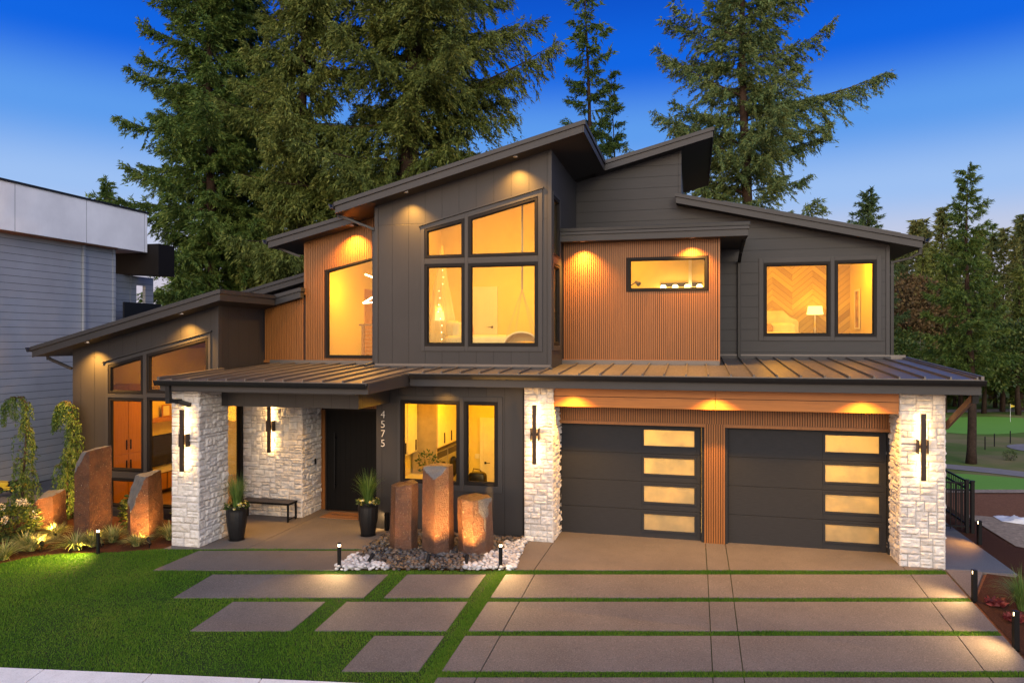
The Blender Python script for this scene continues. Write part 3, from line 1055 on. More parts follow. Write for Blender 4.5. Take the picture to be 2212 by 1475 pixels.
# --- lower front
part('beam', MB().box(-2.86, .42, -.83, -.70, 2.862, 3.298).box(.424, 3.75, -.83, -.70, 2.862, 3.298), M['beam'], bevel=.006)
part('beam_trim', MB().box(-2.86, 3.75, -.838, -.831, 3.075, 3.087), M['slatback'])
wb = front(-.13)
part('slat_backing', MB().box(-2.9, 3.85, -.13, -.02, 2.45, 3.3).box(.217, .641, -.13, -.02, 0, 2.45), M['slatback'])
mb = slats(MB(), wb, -2.87, 3.80, 2.50, lambda x: 3.29)
mb.box(-2.92, .25, -.168, -.13, 2.44, 2.50); mb.box(.61, 3.82, -.168, -.13, 2.44, 2.50)
for k in range(9):
    a = .222 + k * .0475
    mb.box(a, a + .0325, -.165, -.13, .0, 2.499)
part('slat_wall', mb, M['slat'])
def garage_door(x0, x1, wins):
    fr0 = front(0)
    mb = MB()
    for k in range(4):
        z0, z1 = .015 + k * .6025, .015 + (k + 1) * .6025 - .008
        wall(mb, fr0, x0 + .055, x1 - .055, z0, lambda a, z1=z1: z1, [(wins[0] - .045, wins[1] + .045, z0 + .125, z0 + .545, z0 + .545)], .0, .05)
    o = part('garage_door', mb, M['garage'], bevel=.004)
    sk = MB()  # strips added behind the section gaps to stop garage light leaking out
    for k in range(1, 4):
        sk.box(x0 + .056, x1 - .056, .02, .046, .015 + k * .6025 - .0075, .015 + k * .6025 - .0005)
    sk.build('joint_light_stop', M['gutter'], o)
    MB().box(x0, x0 + .05, -.11, .05, 0, 2.45).box(x1 - .05, x1, -.11, .05, 0, 2.45).box(x0 + .05, x1 - .05, -.11, .05, 2.425, 2.46).build('jamb', M['garage'], o, bevel=.004)
    MB().box(x0 + .06, x1 - .06, .0, .04, .0, .014).build('weather_seal', M['steel'], o)
    for k in range(4):
        z0 = .015 + k * .6025
        a = [(wins[0] - .045, z0 + .125), (wins[1] + .045, z0 + .125), (wins[1] + .045, z0 + .545), (wins[0] - .045, z0 + .545)]
        b = [(wins[0], z0 + .165), (wins[1], z0 + .165), (wins[1], z0 + .505), (wins[0], z0 + .505)]
        MB().ring(a, b, fr0, -.014, .03).build('window_frame', M['garage'], o, bevel=.004)
        MB().prism(b, fr0, .012, .02).build('pane', M['frost'], o)
garage_door(-2.893, .217, (-1.033, .02))
garage_door(.641, 3.78, (2.595, 3.595))
part('keypad', MB().box(-2.95, -2.92, -.35, -.26, 1.32, 1.50), M['white'], bevel=.005)
part('wall', MB().box(4.38, 4.50, .55, 9, 0, 3.3), M['siding'])
# front wall with the two laundry windows
fl = front(-.73)
LWN = [(-6.336, -4.965, 1.085, 2.915, 2.915), (-4.846, -4.10, 1.10, 2.913, 2.913)]
holes = [window(fl, *w) for w in LWN]
part('wall', wall(MB(), fl, -6.93, -3.44, -.02, lambda x: 3.31, holes), M['panel'])
casing(fl, (-6.42, -3.985, .955, 3.02, 3.02), [(w[0] - .012, w[1] + .012, w[2] - .012, w[3] + .012, w[4] + .012) for w in LWN])
part('corner_board', MB().box(-3.52, -3.47, -.80, -.72, 0, 3.3), M['frame'])
part('wall', MB().box(-6.93, -6.81, -.608, .66, 0, 3.25), M['panel_side'])
# house number
for ch, z in zip('4575', (2.577, 2.360, 2.149, 1.935)):
    text_mesh('house_number', ch, .235, .008, M['white'], H, (-6.76, -.752, z), (R(90), 0, 0))
# entry: door, slat surround, grey porch beam
fd = front(.67)
part('slat_backing', MB().box(-9.08, -6.93, .70, .78, 0, 3.25), M['slatback'])
mb = MB()
for k in range(3):
    mb.box(-9.075 + k * .046, -9.04 + k * .046, .665, .70, .02, 2.5)
slats(mb, front(.70), -9.05, -6.95, 2.56, lambda x: 3.2)
part('slat_wall', mb, M['slat'])
d = part('front_door', MB().box(-8.90, -7.55, .66, .699, .03, 2.50), M['door'])
MB().box(-8.945, -8.90, .63, .699, 0, 2.55).box(-7.55, -7.505, .63, .699, 0, 2.55).box(-8.90, -7.55, .63, .699, 2.502, 2.55).build('door_frame', M['frame'], d)
MB().tube([(-8.66, .58, .55), (-8.66, .58, 1.95)], .018).box(-8.672, -8.648, .585, .66, .65, .68).box(-8.672, -8.648, .585, .66, 1.82, 1.85).build('handle', M['black'], d)
MB().box(-8.93, -7.52, .56, .655, .0, .028).build('threshold', M['bronze'], d)
pb = front(-2.30)
part('porch_beam', MB().box(-9.79, -6.60, -2.30, -2.12, 2.85, 3.222).box(-6.72, -6.60, -2.118, -.74, 2.852, 3.22), M['panel'], bevel=.004)
part('porch_beam', MB().box(-10.3, -10.15, -2.0, -1.25, 2.85, 3.2), M['panel'])
# --- left wing with the living room
ly = front(-1.2)
LW = [(-13.715, -12.738, 2.965, 3.634, 3.885), (-12.616, -10.95, 3.0, 3.908, 4.31), (-13.711, -12.725, 1.10, 2.86, 2.86), (-13.711, -12.725, .24, .935, .935), (-12.60, -10.955, .28, 2.885, 2.885)]
holes = [window(ly, *w, glass='glass_wavy' if i < 2 else 'glass') for i, w in enumerate(LW)]
part('wall', wall(MB(), ly, -14.78, -10.69, -.02, lambda x: lwb(x) + .03, holes), M['panel'])
casing(ly, (-13.80, -10.87, .14, 3.715, 4.42), [(w[0] - .012, w[1] + .012, w[2] - .012, w[3] + .012, w[4] + .012) for w in LW])
part('casing_cap', MB().prism([(-13.9, 3.71), (-10.84, 4.448), (-10.84, 4.475), (-13.9, 3.737)], ly, -.05, 0), M['trim'])
part('corner_board', MB().box(-10.74, -10.66, -1.222, -1.1, 0, 5.05), M['trim'], bevel=.004)
sl = sideR(-10.69)
h = [window(sl, -1.02, -.30, .12, 2.80, 2.80)]
part('wall', wall(MB(), sl, -1.08, .68, -.02, lambda y: 5.05, h), M['panel_side'])
part('wall', MB().box(-14.78, -14.66, -1.078, 7, 0, 4.0), M['panel_side'])
part('wall', MB().box(-14.6, 4.3, 8.8, 8.95, 0, 6.2), M['siding'])

# --- white stone: pillars and the entry wall
def stone_face(mb, o, u, n, width, height, seed):
    """split-face ashlar on the plane at o, running along u, facing n"""
    rng = random.Random(seed)
    o, u, n = Vector(o), Vector(u), Vector(n)
    up = Vector((0, 0, 1))
    cw, chh = .074, .062
    NXc, NZ = max(3, round(width / cw)), max(3, round(height / chh))
    cw, chh = width / NXc, height / NZ
    occ = [[0] * NXc for _ in range(NZ)]
    for j in range(NZ):
        for i in range(NXc):
            if occ[j][i]: continue
            wmax = 1
            while i + wmax < NXc and not occ[j][i + wmax] and wmax < 7: wmax += 1
            w = min(wmax, rng.choice([2, 3, 3, 4, 5, 6]))
            if wmax - w == 1: w = wmax if wmax < 7 else w - 1
            hmax = min(NZ - j, rng.choice([1, 2, 2, 2, 3]))
            hh = 1
            while hh < hmax and all(not occ[j + hh][i + k] for k in range(w)): hh += 1
            for a in range(hh):
                for b in range(w): occ[j + a][i + b] = 1
            g = .004
            x0, x1, z0, z1 = i * cw + g, (i + w) * cw - g, j * chh + g, (j + hh) * chh - g
            nu, nv = max(3, round((x1 - x0) / .033)), max(3, round((z1 - z0) / .03))
            base = rng.uniform(.018, .046)
            tu, tv = rng.uniform(-.02, .02), rng.uniform(-.02, .02)
            sd = rng.uniform(0, 99)
            vs = []
            for b in range(nv + 1):
                for a in range(nu + 1):
                    fx, fz = a / nu, b / nv
                    e = min(fx, 1 - fx) * (x1 - x0)
                    e2 = min(fz, 1 - fz) * (z1 - z0)
                    edge = min(1, min(e, e2) / .014)
                    x, z = x0 + fx * (x1 - x0), z0 + fz * (z1 - z0)
                    if 0 < a < nu and 0 < b < nv:
                        x += rng.uniform(-.006, .006); z += rng.uniform(-.006, .006)
                    d = base * (.45 + .55 * edge) + (tu * (fx - .5) + tv * (fz - .5)) * edge
                    d += edge * .022 * mnoise.noise(Vector((x * 13 + sd, z * 16, sd)))
                    d += edge * .010 * mnoise.noise(Vector((x * 40, z * 40 + sd, sd)))
                    vs.append(o + u * x + up * z + n * max(.004, d))
            N = nu + 1
            f = [(b * N + a, b * N + a + 1, (b + 1) * N + a + 1, (b + 1) * N + a) for b in range(nv) for a in range(nu)]
            rim = [a for a in range(N)] + [b * N + nu for b in range(1, nv + 1)] + [nv * N + a for a in range(nu - 1, -1, -1)] + [b * N for b in range(nv - 1, 0, -1)]
            k0 = len(vs)
            for r_ in rim:
                p = vs[r_]
                vs.append(p - n * ((p - o).dot(n) + .004))
            for q in range(len(rim)):
                q2 = (q + 1) % len(rim)
                f.append((rim[q2], rim[q], k0 + q, k0 + q2))
            mb.add(vs, f)

def pillar(x0, x1, y0, y1, h, seed, name='stone_pillar', faces='fr'):
    mb = MB()
    e = .03
    if 'f' in faces: stone_face(mb, (x0 - e, y0, 0), (1, 0, 0), (0, -1, 0), x1 - x0 + 2 * e, h, seed)
    if 'r' in faces: stone_face(mb, (x1, y0 - e, 0), (0, 1, 0), (1, 0, 0), y1 - y0 + e, h, seed + 1)
    if 'l' in faces: stone_face(mb, (x0, y1, 0), (0, -1, 0), (-1, 0, 0), y1 - y0 + e, h, seed + 2)
    o = part(name, mb, M['stone'])
    MB().box(x0, x1, y0, y1, -.05, h).build('mortar', M['mortar'], o)
    return o
pillar(-10.42, -9.82, -3.0, -2.05, 3.22, 11)
pillar(-3.44, -2.87, -.88, .3, 3.30, 21)
pillar(3.78, 4.50, -.83, .55, 3.30, 31, faces='frl')
pillar(-10.64, -9.08, -.25, .66, 3.22, 41, 'stone_wall')

# --- wall lights: a dark bar in front, light only towards the stone
def sconce(x, y, z0, z1):
    zm = (z0 + z1) / 2
    s = part('wall_sconce', MB().box(x - .042, x + .042, y - .185, y - .135, z0, z1), M['bronze'], bevel=.003)
    MB().box(x - .026, x + .026, y - .1345, y - .130, z0 + .02, z1 - .02).build('light_strip', M['lamp'], s)
    MB().box(x - .092, x - .068, y - .15, y - .03, zm - .13, zm + .13).box(x + .068, x + .092, y - .15, y - .03, zm - .13, zm + .13).box(x - .07, x + .07, y - .128, y - .115, zm - .03, zm + .03).box(x - .07, x + .07, y - .05, y - .03, zm - .10, zm + .10).build('bracket', M['bronze'], s, bevel=.003)
sconce(-10.09, -3.0, 1.58, 2.84)
sconce(-9.86, -.25, 1.56, 2.82)
sconce(-3.22, -.88, 1.665, 2.90)
sconce(4.12, -.83, 1.66, 2.895)
part('doorbell', MB().box(-9.045, -9.02, .28, .33, 1.20, 1.34), M['black'], bevel=.006)

# --- recessed downlights in the soffits
def downlight(x, y, z, watts, size=118, tilt=.0):
    o = part('downlight', MB().lathe([(.055, -.004), (.055, .012), (.04, .012), (.04, -.001)], 16, (x, y, z)), M['white'])
    MB().lathe([(.038, .0), (.038, .004)], 16, (x, y, z)).build('lens', M['led'], o)
    spot('downlight_lamp', (x, y, z - .03), (x, y + tilt, z - 1), watts, size, 1.0, WARM, .03)
downlight(-6.33, BY - .30, bayb(-6.33) + .005, 607)
downlight(-3.78, BY - .30, bayb(-3.78) + .005, 683)
downlight(-8.11, .40, w2b(-8.11) + .005, 1081)
downlight(-2.51, 1.01, 6.553, 880)
downlight(-.03, 1.01, 6.553, 880)
for x in (-2.42, .42, 3.11):
    downlight(x, -1.15, 3.298, 520, 125)
downlight(-5.26, -.99, 3.298, 110)
downlight(-14.06, -1.50, lwb(-14.06) + .005, 1138)
downlight(-11.44, -1.50, lwb(-11.44) + .005, 835)
for x, y, w in ((-8.6, -1.0, 190), (-7.3, -1.2, 240), (-9.6, -1.3, 40)):
    downlight(x, y, 3.213, w, 95)
# ------------------------------------------------------------------ lit rooms behind the windows
def room(x0, x1, y0, y1, z0, top, m='white_wall', floor='floor', back=None, ceil=None, hole=None):
    """five inner faces of a room, open to the window wall; top is a number or a function of x"""
    f = top if callable(top) else (lambda x: top)
    t = .04
    mb = MB().box(x0 - t, x0, y0, y1, z0, f(x0))
    if hole:
        wall(mb, sideR(x1 + t), y0, y1, z0, lambda a: f(x1), [hole], 0, t)
    else:
        mb.box(x1, x1 + t, y0, y1, z0, f(x1))
    if not back:
        mb.prism([(x0 - t, z0), (x1 + t, z0), (x1 + t, f(x1)), (x0 - t, f(x0))], front(y1), 0, t)
    o = part('room_wall', mb, M[m])
    if back:
        part('room_wall', MB().prism([(x0 - t, z0), (x1 + t, z0), (x1 + t, f(x1)), (x0 - t, f(x0))], front(y1), 0, t), M[back])
    part('ceiling', MB().prism([(x0 - t, f(x0 - t)), (x1 + t, f(x1 + t)), (x1 + t, f(x1 + t) + t), (x0 - t, f(x0 - t) + t)], front(0), y0, y1 + t), M[ceil or m])
    part('floor', MB().box(x0 - t, x1 + t, y0, y1 + t, z0 - t, z0), M[floor])
def soft(mb, c, s, seed=0, n=14, sq=.5):
    """a rounded, slightly lumpy cushion"""
    v, f = [], []
    for j in range(n + 1):
        b = -math.pi / 2 + math.pi * j / n
        for i in range(2 * n):
            a = math.pi * i / n
            p = [math.cos(b) * math.cos(a), math.cos(b) * math.sin(a), math.sin(b)]
            p = [math.copysign(abs(q) ** sq, q) for q in p]
            k = 1 + .06 * mnoise.noise(Vector((p[0] * 2 + seed, p[1] * 2, p[2] * 2)))
            v.append([c[q] + s[q] * p[q] * k for q in range(3)])
    N = 2 * n
    for j in range(n):
        for i in range(N):
            f.append((j * N + i, j * N + (i + 1) % N, (j + 1) * N + (i + 1) % N, (j + 1) * N + i))
    return mb.add(v, f)
def inner_door(name_label, x, y, z, w=.8, h=2.05, hs=1):
    t = thing('interior_door', name_label, 'door', (x, y, z))
    mb = MB().box(0, w, -.02, .02, 0, h)
    o = mb.build('leaf', M['white'], t, bevel=.004)
    for a, b in ((.12, .60), (.74, 1.22), (1.36, h - .12)):
        MB().ring([(.10, a), (w - .10, a), (w - .10, b), (.10, b)], [(.125, a + .025), (w - .125, a + .025), (w - .125, b - .025), (.125, b - .025)], front(-.03), 0, .012).build('panel', M['white'], o)
    MB().box(-.09, 0, -.035, .02, 0, h + .09).box(w, w + .09, -.035, .02, 0, h + .09).box(0, w, -.035, .02, h, h + .09).build('door_casing', M['white'], t)
    hx = w - .06 if hs > 0 else .06
    MB().box(hx - .025, hx + .025, -.045, -.02, .97, 1.03).box(hx - .13 * (hs > 0), hx + .13 * (hs < 0), -.065, -.05, .992, 1.008).build('handle', M['black'], t)
    return t
def lamp(label, x, y, z, h=.55, r=.15, group=None):
    t = thing('table_lamp', label, 'lamp', (x, y, z), group=group)
    MB().lathe([(.07, 0), (.07, .02), (.02, .03), (.05, .12), (.05, .2), (.015, .28), (.012, h - .2)], 16).build('base', M['steel'], t, smooth=True)
    MB().lathe([(r, h - .24), (r * .82, h)], 20).build('lamp_shade', M['lampsoft'], t, smooth=True)
    point('table_lamp_bulb', (x, y, z + h + .06), 9, WARM, .05)
    return t

# bedroom in the grey bay
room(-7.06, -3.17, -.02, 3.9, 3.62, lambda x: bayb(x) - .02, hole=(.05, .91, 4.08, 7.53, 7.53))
inner_door('white three panel door in the upper bay bedroom', -6.25, 3.86, 3.62, .81)
point('bay_room_light', (-5.3, 1.3, 6.9), 140, ROOM, .25)
point('bay_room_light', (-4.1, 2.4, 5.6), 69, ROOM, .25)
b = thing('bed', 'bed with cream quilt below the tall bay windows', 'bed', (-5.40, 1.7, 3.80))
MB().box(-.95, 1.15, -.5, .9, .1, .34).build('mattress', M['white_bed'], b, bevel=.04)
q = MB(); soft(q, (.25, .2, .40), (.98, .75, .19), 3); q.build('quilt', M['white_bed'], b, smooth=True)
for i, (x, dy, z, c) in enumerate(((-.62, .25, .72, 'white_bed'), (-.38, .0, .68, 'white_bed'), (-.30, .42, .66, 'cabinet'))):
    p = MB(); soft(p, (x, dy, z), (.12, .30, .24), i); p.build('pillow', M[c], b, smooth=True)
lamp('small white shaded lamp beside the canopy bed', -6.62, 2.6, 4.42, .6, .13)
MB_ = MB().box(-.25, .25, -.2, .2, 0, .8)
t = thing('nightstand', 'white nightstand under the lamp beside the canopy bed', 'nightstand', (-6.62, 2.6, 3.62))
MB().box(-.24, .24, -.2, .2, .08, .8).build('cabinet', M['white'], t, bevel=.01)
for z in (.2, .5): MB().box(-.21, .21, -.212, -.2, z, z + .24).build('drawer', M['white'], t, bevel=.005)
def _sheer():
    t = NT('sheer_fabric')
    tr = t.n('ShaderNodeBsdfTransparent')
    ms = t.n('ShaderNodeMixShader')
    ms.inputs[0].default_value = .55
    t.done((.78, .74, .66), .9)
    t.l(t.b.outputs[0], ms.inputs[1]); t.l(tr.outputs[0], ms.inputs[2]); t.l(ms.outputs[0], t.o.inputs[0])
    return t.m
M['sheer'] = _sheer()
v, f = [], []
N, LV = 64, 14
for j in range(LV + 1):
    s = j / LV
    for i in range(N):
        g = 2 * math.pi * i / N
        r = .04 + .75 * s ** 1.15
        k = 1 + .10 * math.sin(9 * g) * s + .05 * math.sin(17 * g + 2)
        v.append((-6.45 + r * k * .62 * math.cos(g), 2.3 + r * k * .8 * math.sin(g), 6.75 - 2.6 * s))
f = [(j * N + i, j * N + (i + 1) % N, (j + 1) * N + (i + 1) % N, (j + 1) * N + i) for j in range(LV) for i in range(N) if i % 64 > 6]
o = MB().add(v, f).build('bed_canopy', M['sheer'], smooth=True)
tag(o, 'sheer white canopy draped over the bay bedroom bed', 'bed canopy')
t = thing('hanging_chair', 'round woven hanging chair on a rope in the bay window', 'hanging chair', (-3.93, .75, 4.10))
mb = MB()
for k in range(9):
    a = math.pi * k / 8
    mb.tube([(.42 * math.cos(a + s), .1 + .36 * math.sin(s * 1.2), .18 + .30 * math.sin(a) * abs(math.cos(s * .6)) - .12) for s in (-.5, -.25, 0, .25, .5)], .008, 5)
shell = MB()
v = []; f = []
n1, n2 = 18, 8
for j in range(n2 + 1):
    for i in range(n1 + 1):
        a = math.pi * i / n1; b_ = math.pi / 2 * j / n2
        v.append((.44 * math.cos(a) * math.cos(b_ * .3), .05 + .38 * math.sin(b_), .0 + .34 * math.sin(a) * math.cos(b_ * .75)))
f = [(j * (n1 + 1) + i, j * (n1 + 1) + i + 1, (j + 1) * (n1 + 1) + i + 1, (j + 1) * (n1 + 1) + i) for j in range(n2) for i in range(n1)]
shell.add(v, f)
def _weave():
    t = NT('woven_grey')
    m = t.map((22, 22, 22), rot=(0, R(45), 0))
    sp = t.n('ShaderNodeSeparateXYZ'); t.l(m, sp.inputs[0])
    a = t.math('ABSOLUTE', t.math('SUBTRACT', t.math('FRACT', sp.outputs[0]), .5))
    c = t.math('ABSOLUTE', t.math('SUBTRACT', t.math('FRACT', sp.outputs[2]), .5))
    k = t.math('GREATER_THAN', t.math('MAXIMUM', a, c), .36)
    return t.done(t.mix(k, (.62, .58, .52), (.22, .19, .17)), .8)
M['weave'] = _weave()
shell.build('seat', M['weave'], t, smooth=True)
MB().tube([(.44 * math.cos(math.pi * i / 18), .03, .34 * math.sin(math.pi * i / 18)) for i in range(19)], .022, 8).build('rim', M['white'], t, smooth=True)
mb = MB()
for x, y in ((-.42, .05), (.42, .05), (-.25, .3), (.25, .3)):
    mb.tube([(x, y, .1), (0, .1, 1.35)], .006, 5)
mb.tube([(0, .1, 1.35), (.005, .1, 2.4), (0, .1, bayb(-3.93) - 4.14)], .024, 6)
mb.build('rope', M['weave'], t)
mb = MB()
t = thing('fairy_lights', 'string of tiny warm lights hanging by the canopy bed', 'fairy lights', (-5.85, .5, 4.05))
rng = random.Random(5)
pts = [(rng.uniform(-.02, .02) + .06 * math.sin(i * .4), .02 * math.sin(i), .06 + i * .082) for i in range(24)]
MB().tube(pts, .003, 4).build('cord', M['bronze'], t)
for p in pts[:-1:2]:
    mb.lathe([(.001, -.009), (.009, 0), (.001, .009)], 6, (p[0] + rng.uniform(-.03, .03), p[1], p[2]))
mb.build('bulbs', M['led'], t)
t = thing('wall_light', 'small double wall light on the bay bedroom side wall', 'wall light', (-3.19, 2.9, 5.05))
MB().box(-.03, 0, -.05, .05, 0, .12).build('plate', M['steel'], t)
for y in (-.06, .06): MB().lathe([(.02, 0), (.03, .22)], 10, (-.07, y, -.02)).build('lamp_shade', M['lampsoft'], t)

# stair hall behind the slatted wall
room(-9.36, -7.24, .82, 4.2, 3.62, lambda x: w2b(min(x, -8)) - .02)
point('hall_light', (-8.7, 1.9, 5.6), 59, ROOM, .3)
point('hall_light', (-7.75, 2.6, 5.3), 27, ROOM, .2)
part('ceiling_beam', MB().prism([(-8.9, w2b(-8.9) - .40), (-7.25, w2b(-8) - .40), (-7.25, w2b(-8) - .05), (-8.9, w2b(-8.9) - .05)], front(2.6), 0, .2), M['ceil_wood'])
part('doorway', MB().box(-9.358, -9.33, 3.72, 4.19, 3.62, 5.75), M['cabinet'])
t = thing('pendant_light', 'pendant of crossed glowing tubes in the stair hall window', 'pendant light', (-8.02, 1.6, 5.35))
for (a, b) in (((-.30, 0, .62), (.34, .1, .36)), ((-.36, .05, -.12), (.36, -.05, -.10)), ((-.36, .0, -.13), (.36, .1, .30)), ((-.05, .2, -.42), (.4, .1, -.50))):
    MB().tube([a, b], .019, 10).build('glowing_tube', M['led'], t)
MB().tube([(0, .05, .5), (0, .05, 1.7)], .006, 5).build('cable', M['black'], t)
t = thing('stair_railing', 'wooden stair railing with thin cables in the hall window', 'railing', (-8.20, 1.2, 3.62))
MB().box(-.02, .05, -.03, .03, 0, 1.0).build('post', M['ceil_wood'], t)
MB().box(-.08, .75, -.04, .04, 1.0, 1.045).build('handrail', M['ceil_wood'], t)
mb = MB()
for k in range(9): mb.tube([(.05, 0, .1 + k * .1), (.7, 0, .1 + k * .1)], .004, 4)
mb.build('cable', M['steel'], t)

# bathroom in the slatted box
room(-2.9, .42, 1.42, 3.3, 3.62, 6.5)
point('bath_light', (-1.6, 2.2, 6.1), 58, ROOM, .2)
part('tall_trim', MB().box(-.12, -.04, 3.22, 3.29, 3.7, 6.4), M['white'])
t = thing('vanity_light', 'bathroom vanity light with four bright glass globes', 'wall light', (-.30, 3.2, 5.57))
MB().box(-.52, .52, .04, .08, .05, .15).build('back_plate', M['bronze'], t)
for x in (-.45, -.15, .15, .45):
    p = MB(); soft(p, (x, -.05, .0), (.075, .075, .10), 1, 10, .7); p.build('globe', M['lens'], t, smooth=True)
part('mirror_frame', MB().box(-.72, .12, 3.24, 3.29, 4.6, 5.5), M['cabinet'])
t = thing('shower_head', 'dark shower head on a curved arm in the bathroom', 'shower', (-1.58, 2.6, 5.2))
MB().tube([(0, 0, -.6), (0, 0, .2), (.05, -.05, .42), (.2, -.15, .50)], .014, 8).tube([(0, 0, -.1), (.15, -.1, .18), (.24, -.2, .24)], .012, 8).build('pipe', M['bronze'], t)
MB().tube([(.18, -.13, .51), (.27, -.2, .44)], [.03, .06], 12).tube([(.22, -.18, .25), (.29, -.24, .22)], [.02, .045], 12).build('head', M['bronze'], t)

# bedroom on the right, chevron plank wall
room(.9, 4.42, 3.54, 7.0, 3.62, 6.42, back='chevron')
point('right_bedroom_light', (2.2, 5.0, 6.2), 127, ROOM, .3)
point('right_bedroom_light', (3.9, 4.6, 6.1), 58, ROOM, .3)
t = thing('bed', 'bed with cream notched headboard before the chevron plank wall', 'bed', (2.05, 5.9, 3.62))
hb = [(-1.05, 0), (.95, 0), (.95, 1.16), (.88, 1.24), (.72, 1.30), (.52, 1.50), (-1.05, 1.50)]
MB().prism(hb, front(.95), 0, .1).build('headboard', M['white_bed'], t, bevel=.02)
MB().box(-1.0, .9, -1.1, .92, .25, .62).build('mattress', M['white_bed'], t, bevel=.05)
q = MB(); soft(q, (.0, -.4, .66), (1.0, .78, .20), 7); q.build('duvet', M['white_bed'], t, smooth=True)
for i, (x, y, m_, sx, sz) in enumerate(((-.75, .72, 'white_bed', .35, .26), (.45, .72, 'white_bed', .38, .25), (-.1, .55, 'ceil_pillow', .30, .22))):
    M.setdefault('ceil_pillow', m_plain('tan_cushion', (.42, .28, .13), .9, var=.4, scale=14))
    p = MB(); soft(p, (x, y, .90), (sx, .13, sz), i + 11); p.build('pillow', M[m_], t, smooth=True)
lamp('white drum lamp beside the cream headboard', 3.40, 6.55, 4.38, .85, .23)
t = thing('nightstand', 'pale nightstand under the drum lamp by the cream headboard', 'nightstand', (3.40, 6.55, 3.62))
MB().box(-.3, .3, -.25, .25, .1, .76).build('cabinet', M['white'], t, bevel=.01)
for z in (.16, .45): MB().box(-.27, .27, -.262, -.25, z, z + .24).build('drawer', M['white'], t, bevel=.005)
t = thing('armchair', 'white rounded armchair behind the narrow right window', 'armchair', (3.72, 4.9, 3.62))
p = MB(); soft(p, (0, 0, .42), (.33, .33, .12), 2); p.build('seat', M['white'], t, smooth=True)
v, f = [], []
for j in range(5):
    for i in range(17):
        a = math.pi * (i / 16) - .2
        r = .36 + .03 * j
        v.append((r * math.cos(a), r * math.sin(a), .40 + .10 * j))
f = [(j * 17 + i, j * 17 + i + 1, (j + 1) * 17 + i + 1, (j + 1) * 17 + i) for j in range(4) for i in range(16)]
MB().add(v, f).build('backrest', M['white'], t, smooth=True)
for x, y in ((-.22, -.22), (.22, -.22), (-.22, .22), (.22, .22)): MB().tube([(x * .8, y * .8, .36), (x, y, 0)], .016, 6).build('leg', M['cabinet'], t)
t = thing('picture', 'tall narrow framed picture on the right bedroom side wall', 'picture', (4.40, 5.9, 4.55))
MB().ring([(-.30, 0), (.30, 0), (.30, 1.1), (-.30, 1.1)], [(-.25, .05), (.25, .05), (.25, 1.05), (-.25, 1.05)], lambda a, z, d: (-d, a, z), 0, .03).build('frame', M['white'], t)
MB().box(-.012, -.004, -.25, .25, .05, 1.05).build('print', m_plain('abstract_print', (.40, .26, .12), .8, var=.6, scale=5), t)

# laundry room
room(-6.75, -3.5, -.58, 2.6, .02, 3.0, floor='concrete_w')
point('laundry_light', (-5.3, .5, 2.75), 83, ROOM, .2)
point('laundry_light', (-4.3, 1.6, 2.75), 59, ROOM, .2)
inner_door('white laundry room door with dark lever handle', -5.38, 2.56, .02, .85, 2.1, -1)
t = thing('cabinet', 'tall laundry unit with doors above the two machines', 'cabinet', (-6.40, 1.7, .02))
MB().box(-.3, .33, -.84, -.80, 0, 2.93).box(-.3, .33, .80, .84, 0, 2.93).box(-.3, .33, -.80, .80, 1.58, 2.93).box(-.3, .33, -.80, .80, 0, .48).build('carcass', m_plain('taupe_cabinet', (.40, .30, .18), .5), t)
MB().box(-.3, .36, -.80, .80, 1.535, 1.578).build('shelf', M['bronze'], t)
for y in (-.79, -.26, .27):
    o = MB().box(.332, .352, y, y + .52, 1.60, 2.9).build('door', M['white'], t, bevel=.004)
    MB().box(.353, .38, y + .42, y + .44, 1.66, 1.92).build('handle', M['bronze'], o)
for i, y in enumerate((1.29, 2.11)):
    t = thing('washing_machine', ('nearer steel front loading machine in the laundry window', 'farther steel front loading machine in the laundry window')[i], 'washing machine', (-6.42, y, .52))
    MB().box(-.28, .34, -.38, .38, 0, 1.0).build('body', M['steel'], t, bevel=.02)
    MB().lathe([(.27, 0), (.27, .03), (.22, .05), (.20, .01)], 28).build('door', M['black'], t, loc=(.342, 0, .44)).rotation_euler = (0, R(90), 0)
    MB().box(.341, .352, -.36, .36, .82, .97).build('control_panel', M['bronze'], t)
t = thing('cabinet', 'cream cabinets with slim handles left of the laundry counter', 'cabinet', (-6.60, .15, .02))
MB().box(-.13, .02, -.6, .68, 1.5, 2.93).build('carcass', M['white'], t)
for y in (-.58, .06):
    o = MB().box(.022, .042, y, y + .60, 1.52, 2.9).build('door', M['white'], t, bevel=.004)
    MB().box(.043, .07, y + .48, y + .50, 1.56, 1.82).build('handle', M['bronze'], o)
part('light_switch', MB().box(-5.62, -5.50, 2.58, 2.597, 1.12, 1.24), M['white'])
M['counter'] = m_plain('white_counter', (.75, .73, .70), .35)
t = thing('counter', 'white laundry counter along the left window', 'counter', (-6.3, .4, .02))
MB().box(-.42, .2, -.9, .42, .92, .97).build('top', M['counter'], t, bevel=.006)
MB().box(-.42, .15, -.88, .40, 0, .92).build('carcass', M['white'], t)
M['houseleaf'] = m_leaf('house_plant_leaf', [(.02, .05, .015), (.05, .10, .03), (.10, .14, .04)], .5, 3)
def leaf_quads(n, fn, rng, ln, wd):
    V, F = [], []
    for i in range(n):
        p, d = fn(i)
        p, d = Vector(p), Vector(d).normalized()
        s = d.cross(Vector((rng.uniform(-1, 1), rng.uniform(-1, 1), rng.uniform(-1, 1)))).normalized()
        l = ln * rng.uniform(.6, 1.3); w = wd * rng.uniform(.7, 1.2)
        k = len(V)
        V += [p, p + d * l * .5 + s * w, p + d * l, p + d * l * .5 - s * w]
        F.append((k, k + 1, k + 2, k + 3))
    return V, F
